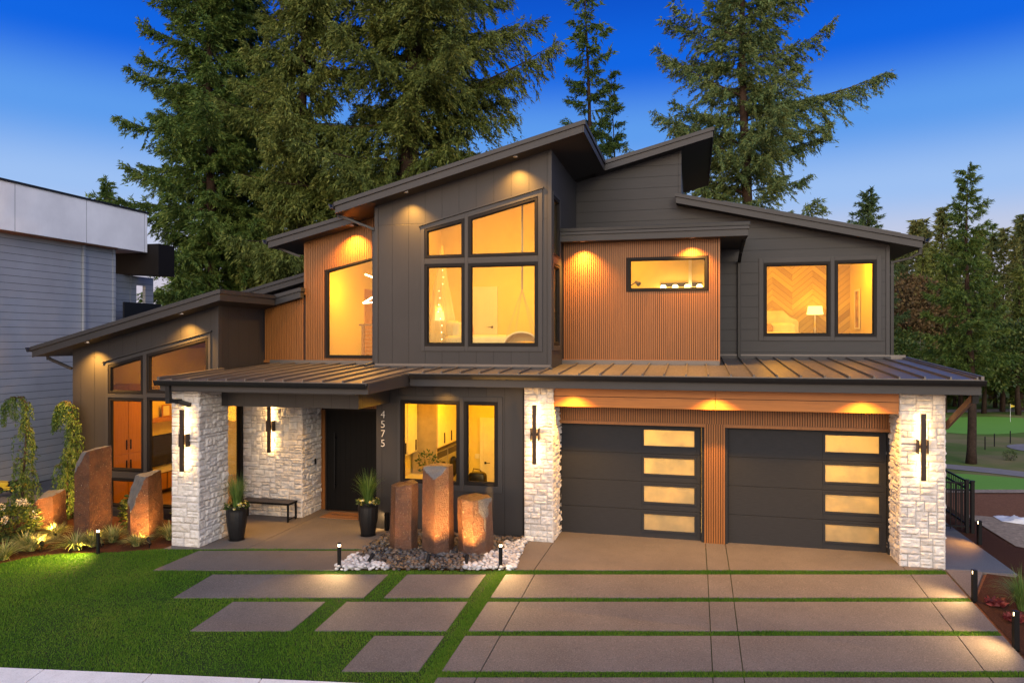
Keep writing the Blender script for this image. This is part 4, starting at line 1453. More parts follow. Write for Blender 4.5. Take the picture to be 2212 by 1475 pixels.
def bush_mesh(name, rng, n, c, s, ln, wd, m, parent):
    def fn(i):
        u = Vector((rng.gauss(0, 1), rng.gauss(0, 1), rng.gauss(0, 1))).normalized()
        r = rng.uniform(.5, 1.0)
        p = [c[k] + s[k] * u[k] * r for k in range(3)]
        return p, (u[0] + rng.uniform(-.7, .7), u[1] + rng.uniform(-.7, .7), u[2] * .6 + rng.uniform(-.3, .7))
    v, f = leaf_quads(n, fn, rng, ln, wd)
    return MB().add(v, f).build(name, m, parent)
t = thing('potted_plant', 'leafy houseplant on the laundry counter by the window', 'houseplant', (-6.02, .1, .99))
MB().lathe([(.07, 0), (.10, .18), (.09, .18)], 16).build('pot', M['white'], t)
bush_mesh('foliage', random.Random(8), 170, (0.02, 0, .44), (.30, .26, .24), .09, .022, M['houseleaf'], t)
mb = MB()
for k in range(8):
    a = k * .8
    mb.tube([(0, 0, .15), (.08 * math.cos(a), .08 * math.sin(a), .35), (.2 * math.cos(a), .2 * math.sin(a), .5)], .004, 4)
mb.build('stem', M['houseleaf'], t)
t = thing('shoulder_bag', 'dark brown bag slumped on the narrow laundry window sill', 'bag', (-4.66, -.35, .93))
p = MB(); soft(p, (0, 0, .20), (.20, .12, .20), 4); p.build('body', M['bronze'], t, smooth=True)
MB().tube([(-.12, 0, .36), (-.1, 0, .46), (.05, 0, .44), (.12, 0, .32)], .012, 6).build('strap', M['bronze'], t)
t = thing('window_bench', 'white bench under the narrow laundry window', 'bench', (-4.45, -.3, .02))
MB().box(-.5, .6, -.22, .3, .86, .91).build('seat', M['counter'], t)
MB().box(-.48, .58, -.2, .28, 0, .86).build('base', M['white'], t)

# living room in the left wing
room(-14.6, -10.85, -1.06, 4.2, .02, lambda x: min(lwb(x), 4.9) - .03, ceil='ceil_wood', hole=(-1.05, -.25, .06, 2.86, 2.86))
point('living_light', (-13.0, 1.2, 3.4), 131, (1, .46, .03), .3)
point('living_light', (-11.3, .3, 2.4), 50, (1, .43, .04), .2)
Q = R(90)                            # pieces standing along the left wall face the window side
t = thing('cabinet', 'tall cherry wood cabinet in the left wing window', 'cabinet', (-14.58, -.05, .02), Q)
MB().box(-.62, .50, -.42, 0, 0, 3.08).build('carcass', M['cabinet'], t, bevel=.005)
for x in (-.60, -.05):
    for z0, z1 in ((.08, 1.3), (1.32, 3.04)):
        o = MB().box(x, x + .53, -.442, -.421, z0, z1).build('door', M['cabinet'], t, bevel=.005)
        hx = x + (.46 if x < -.3 else .05)
        MB().box(hx, hx + .02, -.47, -.443, z1 - .4 if z0 < 1 else z0 + .1, z1 - .15 if z0 < 1 else z0 + .35).build('handle', M['black'], o)
t = thing('wall_shelf', 'cherry wood shelf above the living room television', 'shelf', (-14.59, 1.65, 1.99), Q)
MB().box(-1.18, 1.5, -.28, 0, 0, .10).build('board', M['cabinet'], t)
for i, (y, w, h, m_) in enumerate(((.60, .11, .42, 'black'), (1.50, .32, .34, 'cabinet'), (2.02, .10, .45, 'black'), (2.25, .30, .42, 'cabinet'))):
    t = thing('ornament' if m_ == 'black' else 'photo_frame', ('slim dark vase at the left end of the shelf', 'wooden framed picture on the living room shelf', 'dark slim vase between the two pictures on the shelf', 'taller wooden framed picture at the right of the shelf')[i], 'ornament' if m_ == 'black' else 'photo frame', (-14.45, y, 2.092), Q)
    if m_ == 'black':
        MB().lathe([(w * .4, 0), (w * .6, h * .4), (w * .3, h * .8), (w * .4, h)], 14).build('body', M['black'], t, smooth=True)
    else:
        MB().ring([(0, 0), (w, 0), (w, h), (0, h)], [(.03, .03), (w - .03, .03), (w - .03, h - .03), (.03, h - .03)], front(0), 0, .03).build('frame', M[m_], t)
        MB().box(.03, w - .03, .01, .02, .03, h - .03).build('print', M['white'], t)
t = thing('television', 'black wall television in the left wing living room', 'television', (-14.55, 1.42, .76), Q)
MB().box(-.72, .72, -.05, .03, 0, .82).build('screen', M['tv'], t, bevel=.006)
MB().ring([(-.74, -.02), (.74, -.02), (.74, .84), (-.74, .84)], [(-.72, 0), (.72, 0), (.72, .82), (-.72, .82)], front(-.055), 0, .05).build('bezel', M['black'], t)
t = thing('media_console', 'long low wooden console under the television', 'console', (-14.58, 1.6, .02), Q)
MB().box(-1.05, 1.3, -.42, 0, .10, .60).build('carcass', m_wood('walnut', (.10, .05, .03)), t, bevel=.005)
MB().box(-1.1, 1.35, -.45, 0, .60, .66).build('top', M['white'], t)
for x in (-1.0, -.25, .5): MB().box(x, x + .7, -.435, -.42, .14, .57).build('door', M['cabinet'], t, bevel=.005)

# garage interior glow
room(-2.9, 3.8, .2, 5.5, .02, 3.0, floor='concrete_w')
point('garage_light', (-1.6, 1.3, 2.75), 285, (1, .58, .17), .3)
point('garage_light', (2.3, 1.3, 2.75), 240, (1, .58, .17), .3)
# ------------------------------------------------------------------ garden
def gp(x, y, dz=0):
    return (x, y, gz(x, y) + dz)

# basalt columns
def basalt(name, label, group, loc, rad, h, seed, tilt=(0, 0), sides=6, chips=(), wet=False, squash=1.0, rot=0, taper=.04):
    rng = random.Random(seed)
    corners = []
    for k in range(sides):
        a = rot + 2 * math.pi * (k + rng.uniform(-.16, .16)) / sides
        r = rad * rng.uniform(.90, 1.08)
        corners.append((r * math.cos(a), r * math.sin(a) * squash))
    per = 9
    ringp = []
    for k in range(sides):
        a, b = corners[k], corners[(k + 1) % sides]
        for q in range(per):
            s = q / per
            ringp.append((a[0] + (b[0] - a[0]) * s, a[1] + (b[1] - a[1]) * s))
    n = len(ringp)
    LV = max(18, int(h / .03))
    lx, ly = rng.uniform(-.02, .02), rng.uniform(-.02, .02)
    topz = lambda x, y: h + tilt[0] * x + tilt[1] * y + .018 * mnoise.noise(Vector((x * 5, y * 5, seed)))
    V, F = [], []
    def wob(x, y, z):
        k = 1 + .055 * mnoise.noise(Vector((x * 2.4 + seed, y * 2.4, z * 1.6))) + .022 * mnoise.noise(Vector((x * 9, y * 9 + seed, z * 7))) + .016 * mnoise.noise(Vector((x * 23, y * 23 + seed, z * 17)))
        return x * k + lx * z, y * k + ly * z
    for j in range(LV + 1):
        s = j / LV
        for (x, y) in ringp:
            zt = topz(x, y)
            z = -.12 + (zt + .12) * s
            k = 1 - taper * s
            if s > .985: k -= .02
            xx, yy = wob(x * k, y * k, z)
            V.append([xx, yy, z])
    for j in range(LV):
        for i in range(n):
            F.append((j * n + i, j * n + (i + 1) % n, (j + 1) * n + (i + 1) % n, (j + 1) * n + i))
    base = len(V) - n
    prev = list(range(base, base + n))
    for q in range(1, 7):
        k = 1 - q / 6
        cur = []
        if q == 6:
            c0 = len(V)
            V.append([lx * h, ly * h, topz(0, 0)])
            for i in range(n): F.append((prev[i], prev[(i + 1) % n], c0))
            break
        for (x, y) in ringp:
            x2, y2 = x * (1 - taper - .02) * k, y * (1 - taper - .02) * k
            z = topz(x2, y2) + (1 - k) * .02 * (1 if wet else .4)
            xx, yy = wob(x2, y2, z)
            cur.append(len(V)); V.append([xx, yy, z])
        for i in range(n): F.append((prev[i], prev[(i + 1) % n], cur[(i + 1) % n], cur[i]))
        prev = cur
    chip = [0.0] * len(V)
    for i, v in enumerate(V):
        p = Vector(v)
        if i >= base and not wet: chip[i] = .55
        if i >= base and wet: chip[i] = .42
        for (c, nn, lim) in chips:
            c, nn = Vector(c), Vector(nn).normalized()
            d = (p - c).dot(nn)
            d += .02 * mnoise.noise(Vector((p.x * 6 + seed, p.y * 6, p.z * 6)))
            if d > 0:
                p -= nn * d
                chip[i] = 1.0
        V[i] = list(p)
    me = bpy.data.meshes.new(name)
    me.from_pydata(V, [], F)
    at = me.attributes.new('chip', 'FLOAT', 'POINT')
    at.data.foreach_set('value', chip)
    me.polygons.foreach_set('use_smooth', [True] * len(me.polygons))
    me.update()
    o = link(name, me, M['basalt_wet' if wet else 'basalt'])
    o.location = loc
    try:
        md = o.modifiers.new('sharp', 'EDGE_SPLIT'); md.split_angle = R(34)
    except Exception:
        pass
    return tag(o, label, 'rock', group)
M['basalt'] = m_basalt('basalt')
M['basalt_wet'] = m_basalt('basalt_wet', True)
GF = 'basalt column fountain stones'
basalt('basalt_column', 'middle sized wet basalt column at the left of the pebble bed', GF, gp(-5.68, -2.14), .285, 1.36, 3, (.10, .10), wet=True, rot=.25)
basalt('basalt_column', 'tallest wet basalt column with a chipped rim in the pebble bed', GF, gp(-4.95, -2.14), .32, 1.75, 5, (.03, .02), wet=True, rot=.55, chips=[((-.05, -.23, 1.62), (-.1, -.8, .75), 0)])
basalt('basalt_column', 'short wet round basalt column with a domed top by the garage', GF, gp(-4.22, -1.98), .345, 1.13, 8, (-.02, .02), sides=8, wet=True, rot=.3, chips=[((.24, -.22, .55), (.86, -.5, .12), 0)])
GB = 'standing stones in the mulch bed'
basalt('standing_stone', 'low standing stone with a grey sloping top, leftmost in the bed', GB, gp(-14.05, -2.70), .44, .80, 13, (.10, .16), sides=5, rot=.9, taper=.06, chips=[((-.10, -.22, .60), (-.65, -.5, .75), 0), ((-.25, -.1, .3), (-1, -.45, .15), 0)])
basalt('standing_stone', 'tall reddish standing stone in front of the left wing wall', GB, gp(-12.52, -2.95), .39, 1.90, 17, (.20, .10), sides=5, rot=.55, taper=.05, chips=[((-.13, -.22, 1.62), (-.6, -.7, .42), 0)])
basalt('standing_stone', 'middle standing stone with a big grey chipped face beside the porch pillar', GB, gp(-11.44, -2.66), .38, 1.36, 23, (.12, .12), sides=5, rot=.8, taper=.10, chips=[((-.06, -.20, .95), (-.5, -.82, .30), 0)])

# pebbles
def pebbles(name, label, m, n, seed, test, size):
    rng = np.random.default_rng(seed)
    base_v, base_f = [], []
    NB, NA = 5, 8
    for j in range(NB + 1):
        b = -math.pi / 2 + math.pi * j / NB
        for i in range(NA):
            a = 2 * math.pi * i / NA
            base_v.append((math.cos(b) * math.cos(a), math.cos(b) * math.sin(a), math.sin(b)))
    for j in range(NB):
        for i in range(NA):
            base_f.append((j * NA + i, j * NA + (i + 1) % NA, (j + 1) * NA + (i + 1) % NA, (j + 1) * NA + i))
    bv, bf = np.array(base_v), np.array(base_f)
    pos = []
    tries = 0
    cell = {}
    while len(pos) < n and tries < n * 60:
        tries += 1
        x, y = rng.uniform(-6.5, -3.15), rng.uniform(-3.75, -.76)
        if not inpoly(PEB, np.array([x]), np.array([y]))[0] or not test(x, y): continue
        r = size * rng.uniform(.65, 1.35)
        k = (int(x / .1), int(y / .1))
        lay = 0
        for dx in (-1, 0, 1):
            for dy in (-1, 0, 1):
                for (px, py, pr, pl) in cell.get((k[0] + dx, k[1] + dy), ()):
                    if (px - x) ** 2 + (py - y) ** 2 < (.75 * (pr + r)) ** 2: lay = max(lay, pl + 1)
        if lay > 1: continue
        cell.setdefault(k, []).append((x, y, r, lay))
        pos.append((x, y, gz(x, y) + .02 + r * .38 + lay * size * .75, r))
    Vs, Fs = [], []
    for i, (x, y, z, r) in enumerate(pos):
        s = np.array([rng.uniform(.9, 1.5), rng.uniform(.75, 1.0), rng.uniform(.45, .75)]) * r
        a, t1 = rng.uniform(0, 6.28), rng.uniform(-.5, .5)
        v = bv * s
        v = v * (1 + .10 * np.sin(bv[:, [1, 2, 0]] * 2.3 + i))
        ct, st = math.cos(t1), math.sin(t1)
        v = np.stack([v[:, 0] * ct - v[:, 2] * st, v[:, 1], v[:, 0] * st + v[:, 2] * ct], 1)
        ca, sa = math.cos(a), math.sin(a)
        v = np.stack([v[:, 0] * ca - v[:, 1] * sa, v[:, 0] * sa + v[:, 1] * ca, v[:, 2]], 1) + (x, y, z)
        Vs.append(v); Fs.append(bf + i * len(bv))
    me = np_mesh(name, np.concatenate(Vs), np.concatenate(Fs))
    me.polygons.foreach_set('use_smooth', [True] * len(me.polygons))
    o = link(name, me, m)
    return tag(o, label, 'pebbles', kind='stuff')
M['peb_dark'] = m_leaf('river_pebble', [(.020, .019, .022), (.045, .042, .045), (.09, .07, .055), (.16, .11, .075), (.10, .10, .105)], .35, 2, 0, .95)
M['peb_white'] = m_leaf('white_pebble', [(.22, .22, .24), (.42, .42, .45), (.56, .55, .56)], .55, 2, 0, .95)
def white(x, y):
    t_ = depth(x, y) - 13.31
    w = .10 * math.sin(7 * y + 3 * x) + .07 * math.sin(17 * x + 5 * y)
    return x < -5.28 - 1.17 * t_ + w or x > -4.12 + .3 * t_ + w
sheet('pebble_bed_base', PEB, M['mulch'], .012)
pebbles('river_pebbles', 'dark wet river pebbles round the fountain stones', M['peb_dark'], 1650, 2, lambda x, y: not white(x, y), .045)
pebbles('white_pebbles', 'white pebbles at both ends of the fountain bed', M['peb_white'], 620, 4, white, .047)

# small ground spotlights and bollard lights
def spotlight(label, x, y, aim, watts, size=72, blend=.9, color=WARMER):
    z = gz(x, y)
    t = thing('garden_spotlight', label, 'spotlight', (x, y, z), group='garden spotlights')
    d = (Vector(aim) - Vector((x, y, z + .16))).normalized()
    MB().tube([(0, 0, -.05), (0, 0, .10)], .010, 6).build('stake', M['black'], t)
    c = Vector((0, 0, .13))
    MB().tube([c - d * .07, c + d * .04, c + d * .09], [.026, .036, .036], 12).tube([c + d * .09, c + d * .11], [.04, .04], 12).build('head', M['black'], t)
    spot('garden_spotlight_lamp', Vector((x, y, z)) + c + d * .13, aim, watts, size, blend, color, .02)
spotlight('black spotlight among grass clumps, left end of the mulch bed', -12.75, -3.95, (-13.85, -3.0, .45), 416, 105)
spotlight('added unseen black spotlight in the grass before the low standing stone', -13.25, -3.18, (-13.85, -2.95, .55), 240, 110)  # extra lamp, unseen, added to brighten the low stone's face
spotlight('black spotlight in front of the tall reddish standing stone', -11.75, -3.48, (-12.35, -3.2, .5), 96, 100)
spotlight('black spotlight between grass clump and white porch pillar', -10.80, -3.24, (-11.3, -2.9, .5), 192, 100)
spotlight('black spotlight in the white pebbles by the concrete pad', -5.92, -3.20, (-5.6, -2.35, .9), 50, 95)
spotlight('black spotlight in the dark pebbles before the tall column', -4.84, -3.0, (-4.75, -2.4, .9), 272, 95)
spotlight('black spotlight in the pebbles before the short round column', -4.12, -2.85, (-4.25, -2.3, .7), 272, 95)
spotlight('black spotlight lighting the shrub beside the tall standing stone', -11.75, -2.55, (-12.1, -2.1, .5), 64, 120)
spotlight('black spotlight lighting the shrub beside the porch pillar', -10.75, -2.15, (-11.0, -1.75, .5), 64, 120)
spotlight('black spotlight hidden behind the fountain columns', -5.2, -1.6, (-4.9, -2.0, .2), 64, 120)
spotlight('black spotlight at the foot of the weeping cypresses', -13.6, -2.1, (-14.6, -1.6, .9), 208, 100)
def bollard(label, x, y, h, face, watts=8, round_=False, color=(1, .62, .25)):
    z = gz(x, y)
    t = thing('path_light', label, 'path light', (x, y, z), math.atan2(face[1], face[0]), group='black path lights')
    w = .036
    if round_:
        MB().lathe([(w, -.1), (w, h - .07), (w * .6, h - .065), (w * .6, h - .02), (w, h - .018), (w * .9, h)], 14).build('post', M['black'], t)
        MB().lathe([(w * .75, h - .062), (w * .75, h - .024)], 14).build('lens', M['lens'], t)
    else:
        MB().box(-w, w, -w, w, -.1, h - .075).box(-w, w * .1, -w, w, h - .074, h - .02).box(w * .101, w, -w, -w * .62, h - .074, h - .02).box(w * .101, w, w * .62, w, h - .074, h - .02).box(-w, w, -w, w, h - .019, h).build('post', M['black'], t, bevel=.003)
        MB().box(w * .12, w * .6, -w * .58, w * .58, h - .073, h - .022).build('lens', M['lens'], t)
    f = Vector((face[0], face[1], 0)).normalized()
    p = Vector((x, y, z + h - .05)) + f * .06
    spot('path_light_lamp', p, p + f * .9 + Vector((0, 0, -.62)), watts, 125, 1.0, color, .02)
bollard('black path light in front of the tall reddish standing stone', -11.50, -3.83, .50, (-.5, -1), 420, round_=True, color=(1, .72, .16))
bollard('black path light at the pebble corner beside the concrete pads', -6.36, -3.58, .50, (.1, -1), 114, round_=True)
bollard('black path light at the right end of the pebble bed', -3.46, -2.86, .50, (.4, -1), 114, round_=True)
bollard('square black path light at the corner of driveway and side path', 4.53, -2.25, .52, (-1, -.12), 114)
bollard('square black path light in the mulch near the red plants', 4.50, -3.92, .55, (-1, -.15), 123)
bollard('square black path light against the iron fence post', 5.78, 1.20, .50, (-1, -.2), 70, color=(1, .40, .07))
bollard('square black path light behind the porch planter', -6.62, -.86, .42, (-1, .3), 26)

# plants
M['lirio'] = m_leaf('striped_grass_leaf', [(.05, .10, .02), (.10, .17, .04), (.28, .30, .10), (.42, .40, .18)], .5, 3, .3, .8)
M['grassy'] = m_leaf('ornamental_grass_leaf', [(.05, .11, .02), (.10, .19, .04), (.18, .26, .07)], .5, 3, .3, .7)
M['shrub'] = m_leaf('shrub_leaf', [(.02, .045, .012), (.05, .09, .02), (.12, .14, .03)], .5, 3, .25, .7)
M['cypress'] = m_leaf('weeping_cypress_leaf', [(.03, .065, .014), (.055, .11, .022), (.10, .17, .035), (.15, .20, .05)], .6, 1.5, .3, .6)
M['bark'] = m_soil('tree_bark', (.075, .050, .038), (.5, 1.5), 6)
M['petal_w'] = m_leaf('cream_petal', [(.5, .42, .25), (.70, .62, .42), (.75, .72, .62)], .6, 4, .3, .8)
M['petal_y'] = m_leaf('yellow_petal', [(.55, .40, .04), (.75, .58, .08), (.70, .66, .45)], .6, 4, .3, .9)
M['red_leaf'] = m_leaf('burgundy_leaf', [(0.0750, 0.0108, 0.0180), (0.1650, 0.0270, 0.0315), (0.2700, 0.0630, 0.0540)], .5, 4, .3, .8)
def grass_tuft(rng, n, h, spread, w, droop=.6, r0=.06):
    V, F = [], []
    for i in range(n):
        a = rng.uniform(0, 2 * math.pi)
        r = r0 * math.sqrt(rng.random())
        p = Vector((r * math.cos(a), r * math.sin(a), 0))
        a2 = a + rng.uniform(-.5, .5)
        d = Vector((math.cos(a2), math.sin(a2), 0))
        L = h * rng.uniform(.6, 1.15)
        sp = spread * rng.uniform(.25, 1.1)
        s = Vector((-d.y, d.x, 0)) * w * rng.uniform(.6, 1.2)
        k = len(V)
        NS = 5
        for q in range(NS + 1):
            t_ = q / NS
            c = p + d * sp * t_ ** 1.5 + Vector((0, 0, L * (t_ - droop * sp / max(spread, .01) * t_ ** 2.4)))
            ww = s * (1 - .9 * t_ ** 1.5)
            V += [c - ww, c + ww]
        F += [(k + 2 * q, k + 2 * q + 1, k + 2 * q + 3, k + 2 * q + 2) for q in range(NS)]
    return V, F
def tuft(label, x, y, h, spread, n, w, m, seed, cat='grass clump', group=None, name='grass_clump', droop=.6):
    v, f = grass_tuft(random.Random(seed), n, h, spread, w, droop)
    o = MB().add(v, f).build(name, M[m], loc=gp(x, y))
    return tag(o, label, cat, group)
GC = 'striped grass clumps in the mulch bed'
TW = (260, .0095, 'lirio')
tuft('striped grass clump at the left edge of the photo', -12.95, -4.60, .46, .58, *TW, 1, group=GC)
tuft('striped grass clump in front of the hydrangea', -12.95, -4.0, .40, .44, *TW, 2, group=GC)
tuft('brightly lit striped grass clump before the low standing stone', -13.1, -3.72, .32, .42, *TW, 3, group=GC)
tuft('wide striped grass clump left of the tall standing stone', -12.15, -3.72, .46, .54, *TW, 4, group=GC)
tuft('lit striped grass clump between the two right standing stones', -11.85, -3.08, .46, .44, *TW, 5, group=GC)
tuft('striped grass clump against the white porch pillar', -10.82, -2.62, .46, .40, *TW, 6, group=GC)
tuft('striped grass clump behind the brightly lit clump', -13.3, -3.1, .40, .40, *TW, 7, group=GC)
tuft('small striped grass clump between hydrangea and wide clump', -13.4, -3.75, .36, .42, *TW, 8, group=GC)
tuft('striped grass clump at the foot of the tall standing stone', -12.0, -3.45, .40, .42, *TW, 9, group=GC)
tuft('striped grass clump right of the path light', -11.15, -3.2, .34, .36, *TW, 10, group=GC)
def shrub(label, x, y, s, n, seed, m='shrub', flowers=0, cat='shrub', name='shrub'):
    rng = random.Random(seed)
    t = thing(name, label, cat, gp(x, y))
    bush_mesh('foliage', rng, n, (0, 0, s[2] * .9), s, .085, .026, M[m], t)
    mb = MB()
    for k in range(9):
        a = k * .7
        mb.tube([(0, 0, 0), (s[0] * .4 * math.cos(a), s[1] * .4 * math.sin(a), s[2] * .8), (s[0] * .8 * math.cos(a), s[1] * .8 * math.sin(a), s[2] * 1.2)], [.012, .008, .004], 5)
    mb.build('stem', M['bark'], t)
    for i in range(flowers):
        a, b_ = rng.uniform(0, 6.28), rng.uniform(.15, 1.2)
        c = (s[0] * .95 * math.cos(a) * math.cos(b_), s[1] * .95 * math.sin(a) * math.cos(b_), s[2] * (.9 + 1.05 * math.sin(b_)))
        bush_mesh('flower', rng, 46, c, (.075, .075, .085), .035, .015, M['petal_w'], t)
    return t
shrub('green hydrangea bush with cream flower heads, far left', -14.15, -3.45, (.66, .5, .42), 1900, 3, flowers=9)
shrub('lit yellow green shrub between tall and middle standing stones', -12.15, -2.1, (.34, .30, .44), 900, 4)
shrub('lit shrub between the middle standing stone and porch pillar', -11.0, -1.75, (.40, .30, .40), 1000, 5)
for i, (x, y) in enumerate(((4.80, -2.38), (4.84, -2.95))):
    v, f = leaf_quads(120, lambda k, r=random.Random(i): ((r.gauss(0, .05), r.gauss(0, .05), .03), (r.gauss(0, 1), r.gauss(0, 1), r.uniform(.2, 1.0))), random.Random(i + 5), .12, .034)
    tag(MB().add(v, f).build('heuchera', M['red_leaf'], loc=gp(x, y)), ('burgundy leafed plant beside the side path corner', 'burgundy leafed plant behind the nearest right path light')[i], 'plant', 'burgundy plants')
tuft('tall bright green ornamental grass at the right edge of the driveway bed', 5.15, -2.45, .80, .50, 420, .0045, 'grassy', 9, name='ornamental_grass')
tuft('ornamental grass clump cut by the right photo edge', 5.75, -2.35, .70, .45, 300, .0045, 'grassy', 12, name='ornamental_grass')

# porch planters
def planter(label, x, y, seed):
    t = thing('planter', label, 'planter', (x, y, .02), group='black ribbed porch planters')
    n = 64
    prof = [(.135, 0), (.15, .02), (.20, .35), (.215, .60), (.205, .68), (.215, .69), (.215, .72), (.19, .72), (.185, .66)]
    V, F = [], []
    for r, z in prof:
        for k in range(n):
            g = 2 * math.pi * k / n
            rr = r * (1 + (.022 * math.cos(g * 16) if .03 < z < .62 else 0))
            V.append((rr * math.cos(g), rr * math.sin(g), z))
    m_ = len(prof)
    F = [(i * n + k, i * n + (k + 1) % n, (i + 1) * n + (k + 1) % n, (i + 1) * n + k) for i in range(m_ - 1) for k in range(n)]
    F.append(tuple(range(n - 1, -1, -1)))
    MB().add(V, F).build('pot', M['gutter'], t, smooth=True)
    MB().lathe([(.19, .655), (.19, .662)], 20).build('soil', M['mulch'], t)
    MB().lathe([(.16, -.02), (.17, .012), (.15, .012)], 24).build('saucer', M['black'], t)
    v, f = grass_tuft(random.Random(seed), 270, .82, .34, .006, .35, .07)
    MB().add(v, f).build('grass', M['grassy'], t, loc=(0, 0, .66))
    rng = random.Random(seed + 3)
    def fn(i):
        a = rng.uniform(0, 6.28)
        c = Vector((.20 * math.cos(a), .20 * math.sin(a), .70 + rng.uniform(-.03, .06)))
        return c, (math.cos(a) + rng.uniform(-.6, .6), math.sin(a) + rng.uniform(-.6, .6), rng.uniform(-.2, .9))
    v, f = leaf_quads(170, fn, rng, .07, .018)
    MB().add(v, f).build('leaves', M['shrub'], t)
    fl = MB()
    for i in range(24):
        a = rng.uniform(0, 6.28)
        c = Vector((.215 * math.cos(a), .215 * math.sin(a), .735 + rng.uniform(-.05, .06)))
        o = Vector((math.cos(a), math.sin(a), .8)).normalized()
        s = o.cross(Vector((0, 0, 1))).normalized(); u = s.cross(o)
        for q in range(5):
            g = q * 1.256
            d = (s * math.cos(g) + u * math.sin(g))
            e = o.cross(d)
            fl.add([c, c + d * .022 + e * .014 + o * .006, c + d * .034 + o * .004, c + d * .022 - e * .014 + o * .006], [(0, 1, 2, 3)])
    fl.build('flowers', M['petal_y'], t)
planter('black ribbed planter with grass and yellow flowers beside the porch pillar', -9.42, -2.30, 5)
planter('black ribbed planter with tall grass and pale flowers near the front door', -6.86, -1.30, 9)

# bench, doormat
t = thing('bench', 'low dark metal bench against the white stone entry wall', 'bench', (-9.78, -.60, .02))
mb = MB()
for k in range(5): mb.box(-.66, .66, -.17 + k * .07, -.17 + k * .07 + .062, .415, .44)
mb.build('seat', M['bronze'], t, bevel=.004)
MB().box(-.66, .66, -.185, -.172, .395, .442).box(-.66, .66, .182, .195, .395, .442).box(-.675, -.661, -.185, .195, .395, .442).box(.661, .675, -.185, .195, .395, .442).build('seat_frame', M['black'], t)
for x in (-.645, .645):
    for y in (-.165, .175):
        MB().box(x - .018, x + .018, y - .018, y + .018, 0, .394).build('leg', M['black'], t)
    MB().box(x - .012, x + .012, -.146, .156, .05, .074).build('stretcher', M['black'], t)
t = thing('doormat', 'tan doormat with dark lettering in front of the black door', 'doormat', (-8.15, .12, .021))
M['coir'] = m_soil('coir', (.34, .17, .085), (.7, 1.3), 60)
MB().box(-.50, .50, -.30, .30, 0, .022).build('mat', M['coir'], t, bevel=.006)
mb = MB().ring([(-.46, -.26), (.46, -.26), (.46, .26), (-.46, .26)], [(-.445, -.245), (.445, -.245), (.445, .245), (-.445, .245)], lambda a, z, d: (a, z, .0235 + d), 0, .001)
mb.build('border_line', M['bronze'], t)
text_mesh('lettering', 'welcome', .19, .001, M['bronze'], t, (0, 0, .024), (0, 0, 0))

# fence, right
def fence_run(name, label, a, b, h, post_a=True, post_b=True, pitch=.105, cat='fence'):
    a, b = Vector(a), Vector(b)
    t = thing(name, label, cat, tuple(a))
    d = b - a
    L = d.length
    u = d.normalized()
    for z, nm in ((h, 'rail'), (h - .16, 'rail'), (.12, 'rail')):
        MB().bar(u * .0 + Vector((0, 0, z)), u * L + Vector((0, 0, z)), .03, .035).build(nm, M['black'], t)
    n = int(L / pitch)
    for k in range(1, n):
        p = u * (k * L / n)
        MB().bar(p + Vector((0, 0, .05)), p + Vector((0, 0, h - .018)), .016).build('picket', M['black'], t)
    for q, s in ((post_a, 0), (post_b, L)):
        if q:
            p = u * s
            MB().bar(p + Vector((0, 0, -.1)), p + Vector((0, 0, h + .05)), .065).bar(p + Vector((0, 0, h + .05)), p + Vector((0, 0, h + .08)), .08).build('post', M['black'], t)
    return t
fence_run('iron_gate', 'black iron garden gate between the house and the side fence', (4.66, 2.15, .02), (5.86, 2.15, .02), 1.08, cat='gate')
fence_run('iron_fence', 'black iron fence running back from the gate beside the path', (5.97, 2.15, 0), (5.95, 9.6, 0), 1.08, pitch=.12)

# plastic sheet and board on the gravel
N = 26
v = []
for j in range(N + 1):
    for i in range(N + 1):
        a, b_ = i / N, j / N
        x, y = 7.0 + 2.2 * a, 3.4 - 1.2 * a + .55 * b_
        e = min(a, 1 - a, b_, 1 - b_)
        v.append((x, y, .02 + (.05 + .22 * abs(mnoise.noise(Vector((x * 3.5, y * 4, 1)))) + .08 * mnoise.noise(Vector((x * 11, y * 11, 3)))) * min(1, e * 6)))
f = [(j * (N + 1) + i, j * (N + 1) + i + 1, (j + 1) * (N + 1) + i + 1, (j + 1) * (N + 1) + i) for j in range(N) for i in range(N)]
M['plastic'] = m_plain('white_plastic', (.72, .73, .76), .35)
tag(MB().add(v, f).build('plastic_sheet', M['plastic'], smooth=True), 'crumpled white plastic sheet on the gravel behind the fence', 'plastic sheet')
pts = [(0, 0), (.12, -.16), (.45, -.30), (1.0, -.36), (2.2, -.36), (2.2, .36), (1.0, .34), (.42, .24), (.1, .1)]
t = MB().prism(pts, lambda a, z, d: (a, z, -d), -.09, 0).build('board', m_plain('cream_board', (.62, .55, .42), .5), bevel=.02)
t.location = (8.05, 1.75, .12); t.rotation_euler = (R(14), R(-3), R(8))
tag(t, 'cream board with a curved end lying on gravel at the right edge', 'board')

# toy truck far left
t = thing('toy_truck', 'yellow and black toy truck at the left edge by the grey house', 'toy', (-17.2, -.75, .30), R(20))
M['toy'] = m_plain('toy_yellow', (.62, .42, .02), .4)
MB().box(-.30, .26, -.12, .12, .08, .17).prism([(-.30, .17), (-.05, .17), (.02, .26), (-.30, .30)], front(-.12), 0, .24).build('body', M['toy'], t, bevel=.012)
MB().box(-.02, .15, -.10, .10, .172, .30).build('cab', M['black'], t, bevel=.01)
MB().prism([(.18, .175), (.26, .175), (.32, .10), (.32, .25)], front(-.13), 0, .26).build('bucket', M['toy'], t)
for x in (-.19, .15):
    for y in (-.15, .15):
        w = MB().tube([(x, y - .035, .085), (x, y + .035, .085)], .085, 18).build('wheel', M['black'], t, bevel=.006)
        MB().tube([(x, y - .039, .085), (x, y + .039, .085)], .035, 12).build('hub', M['toy'], w)
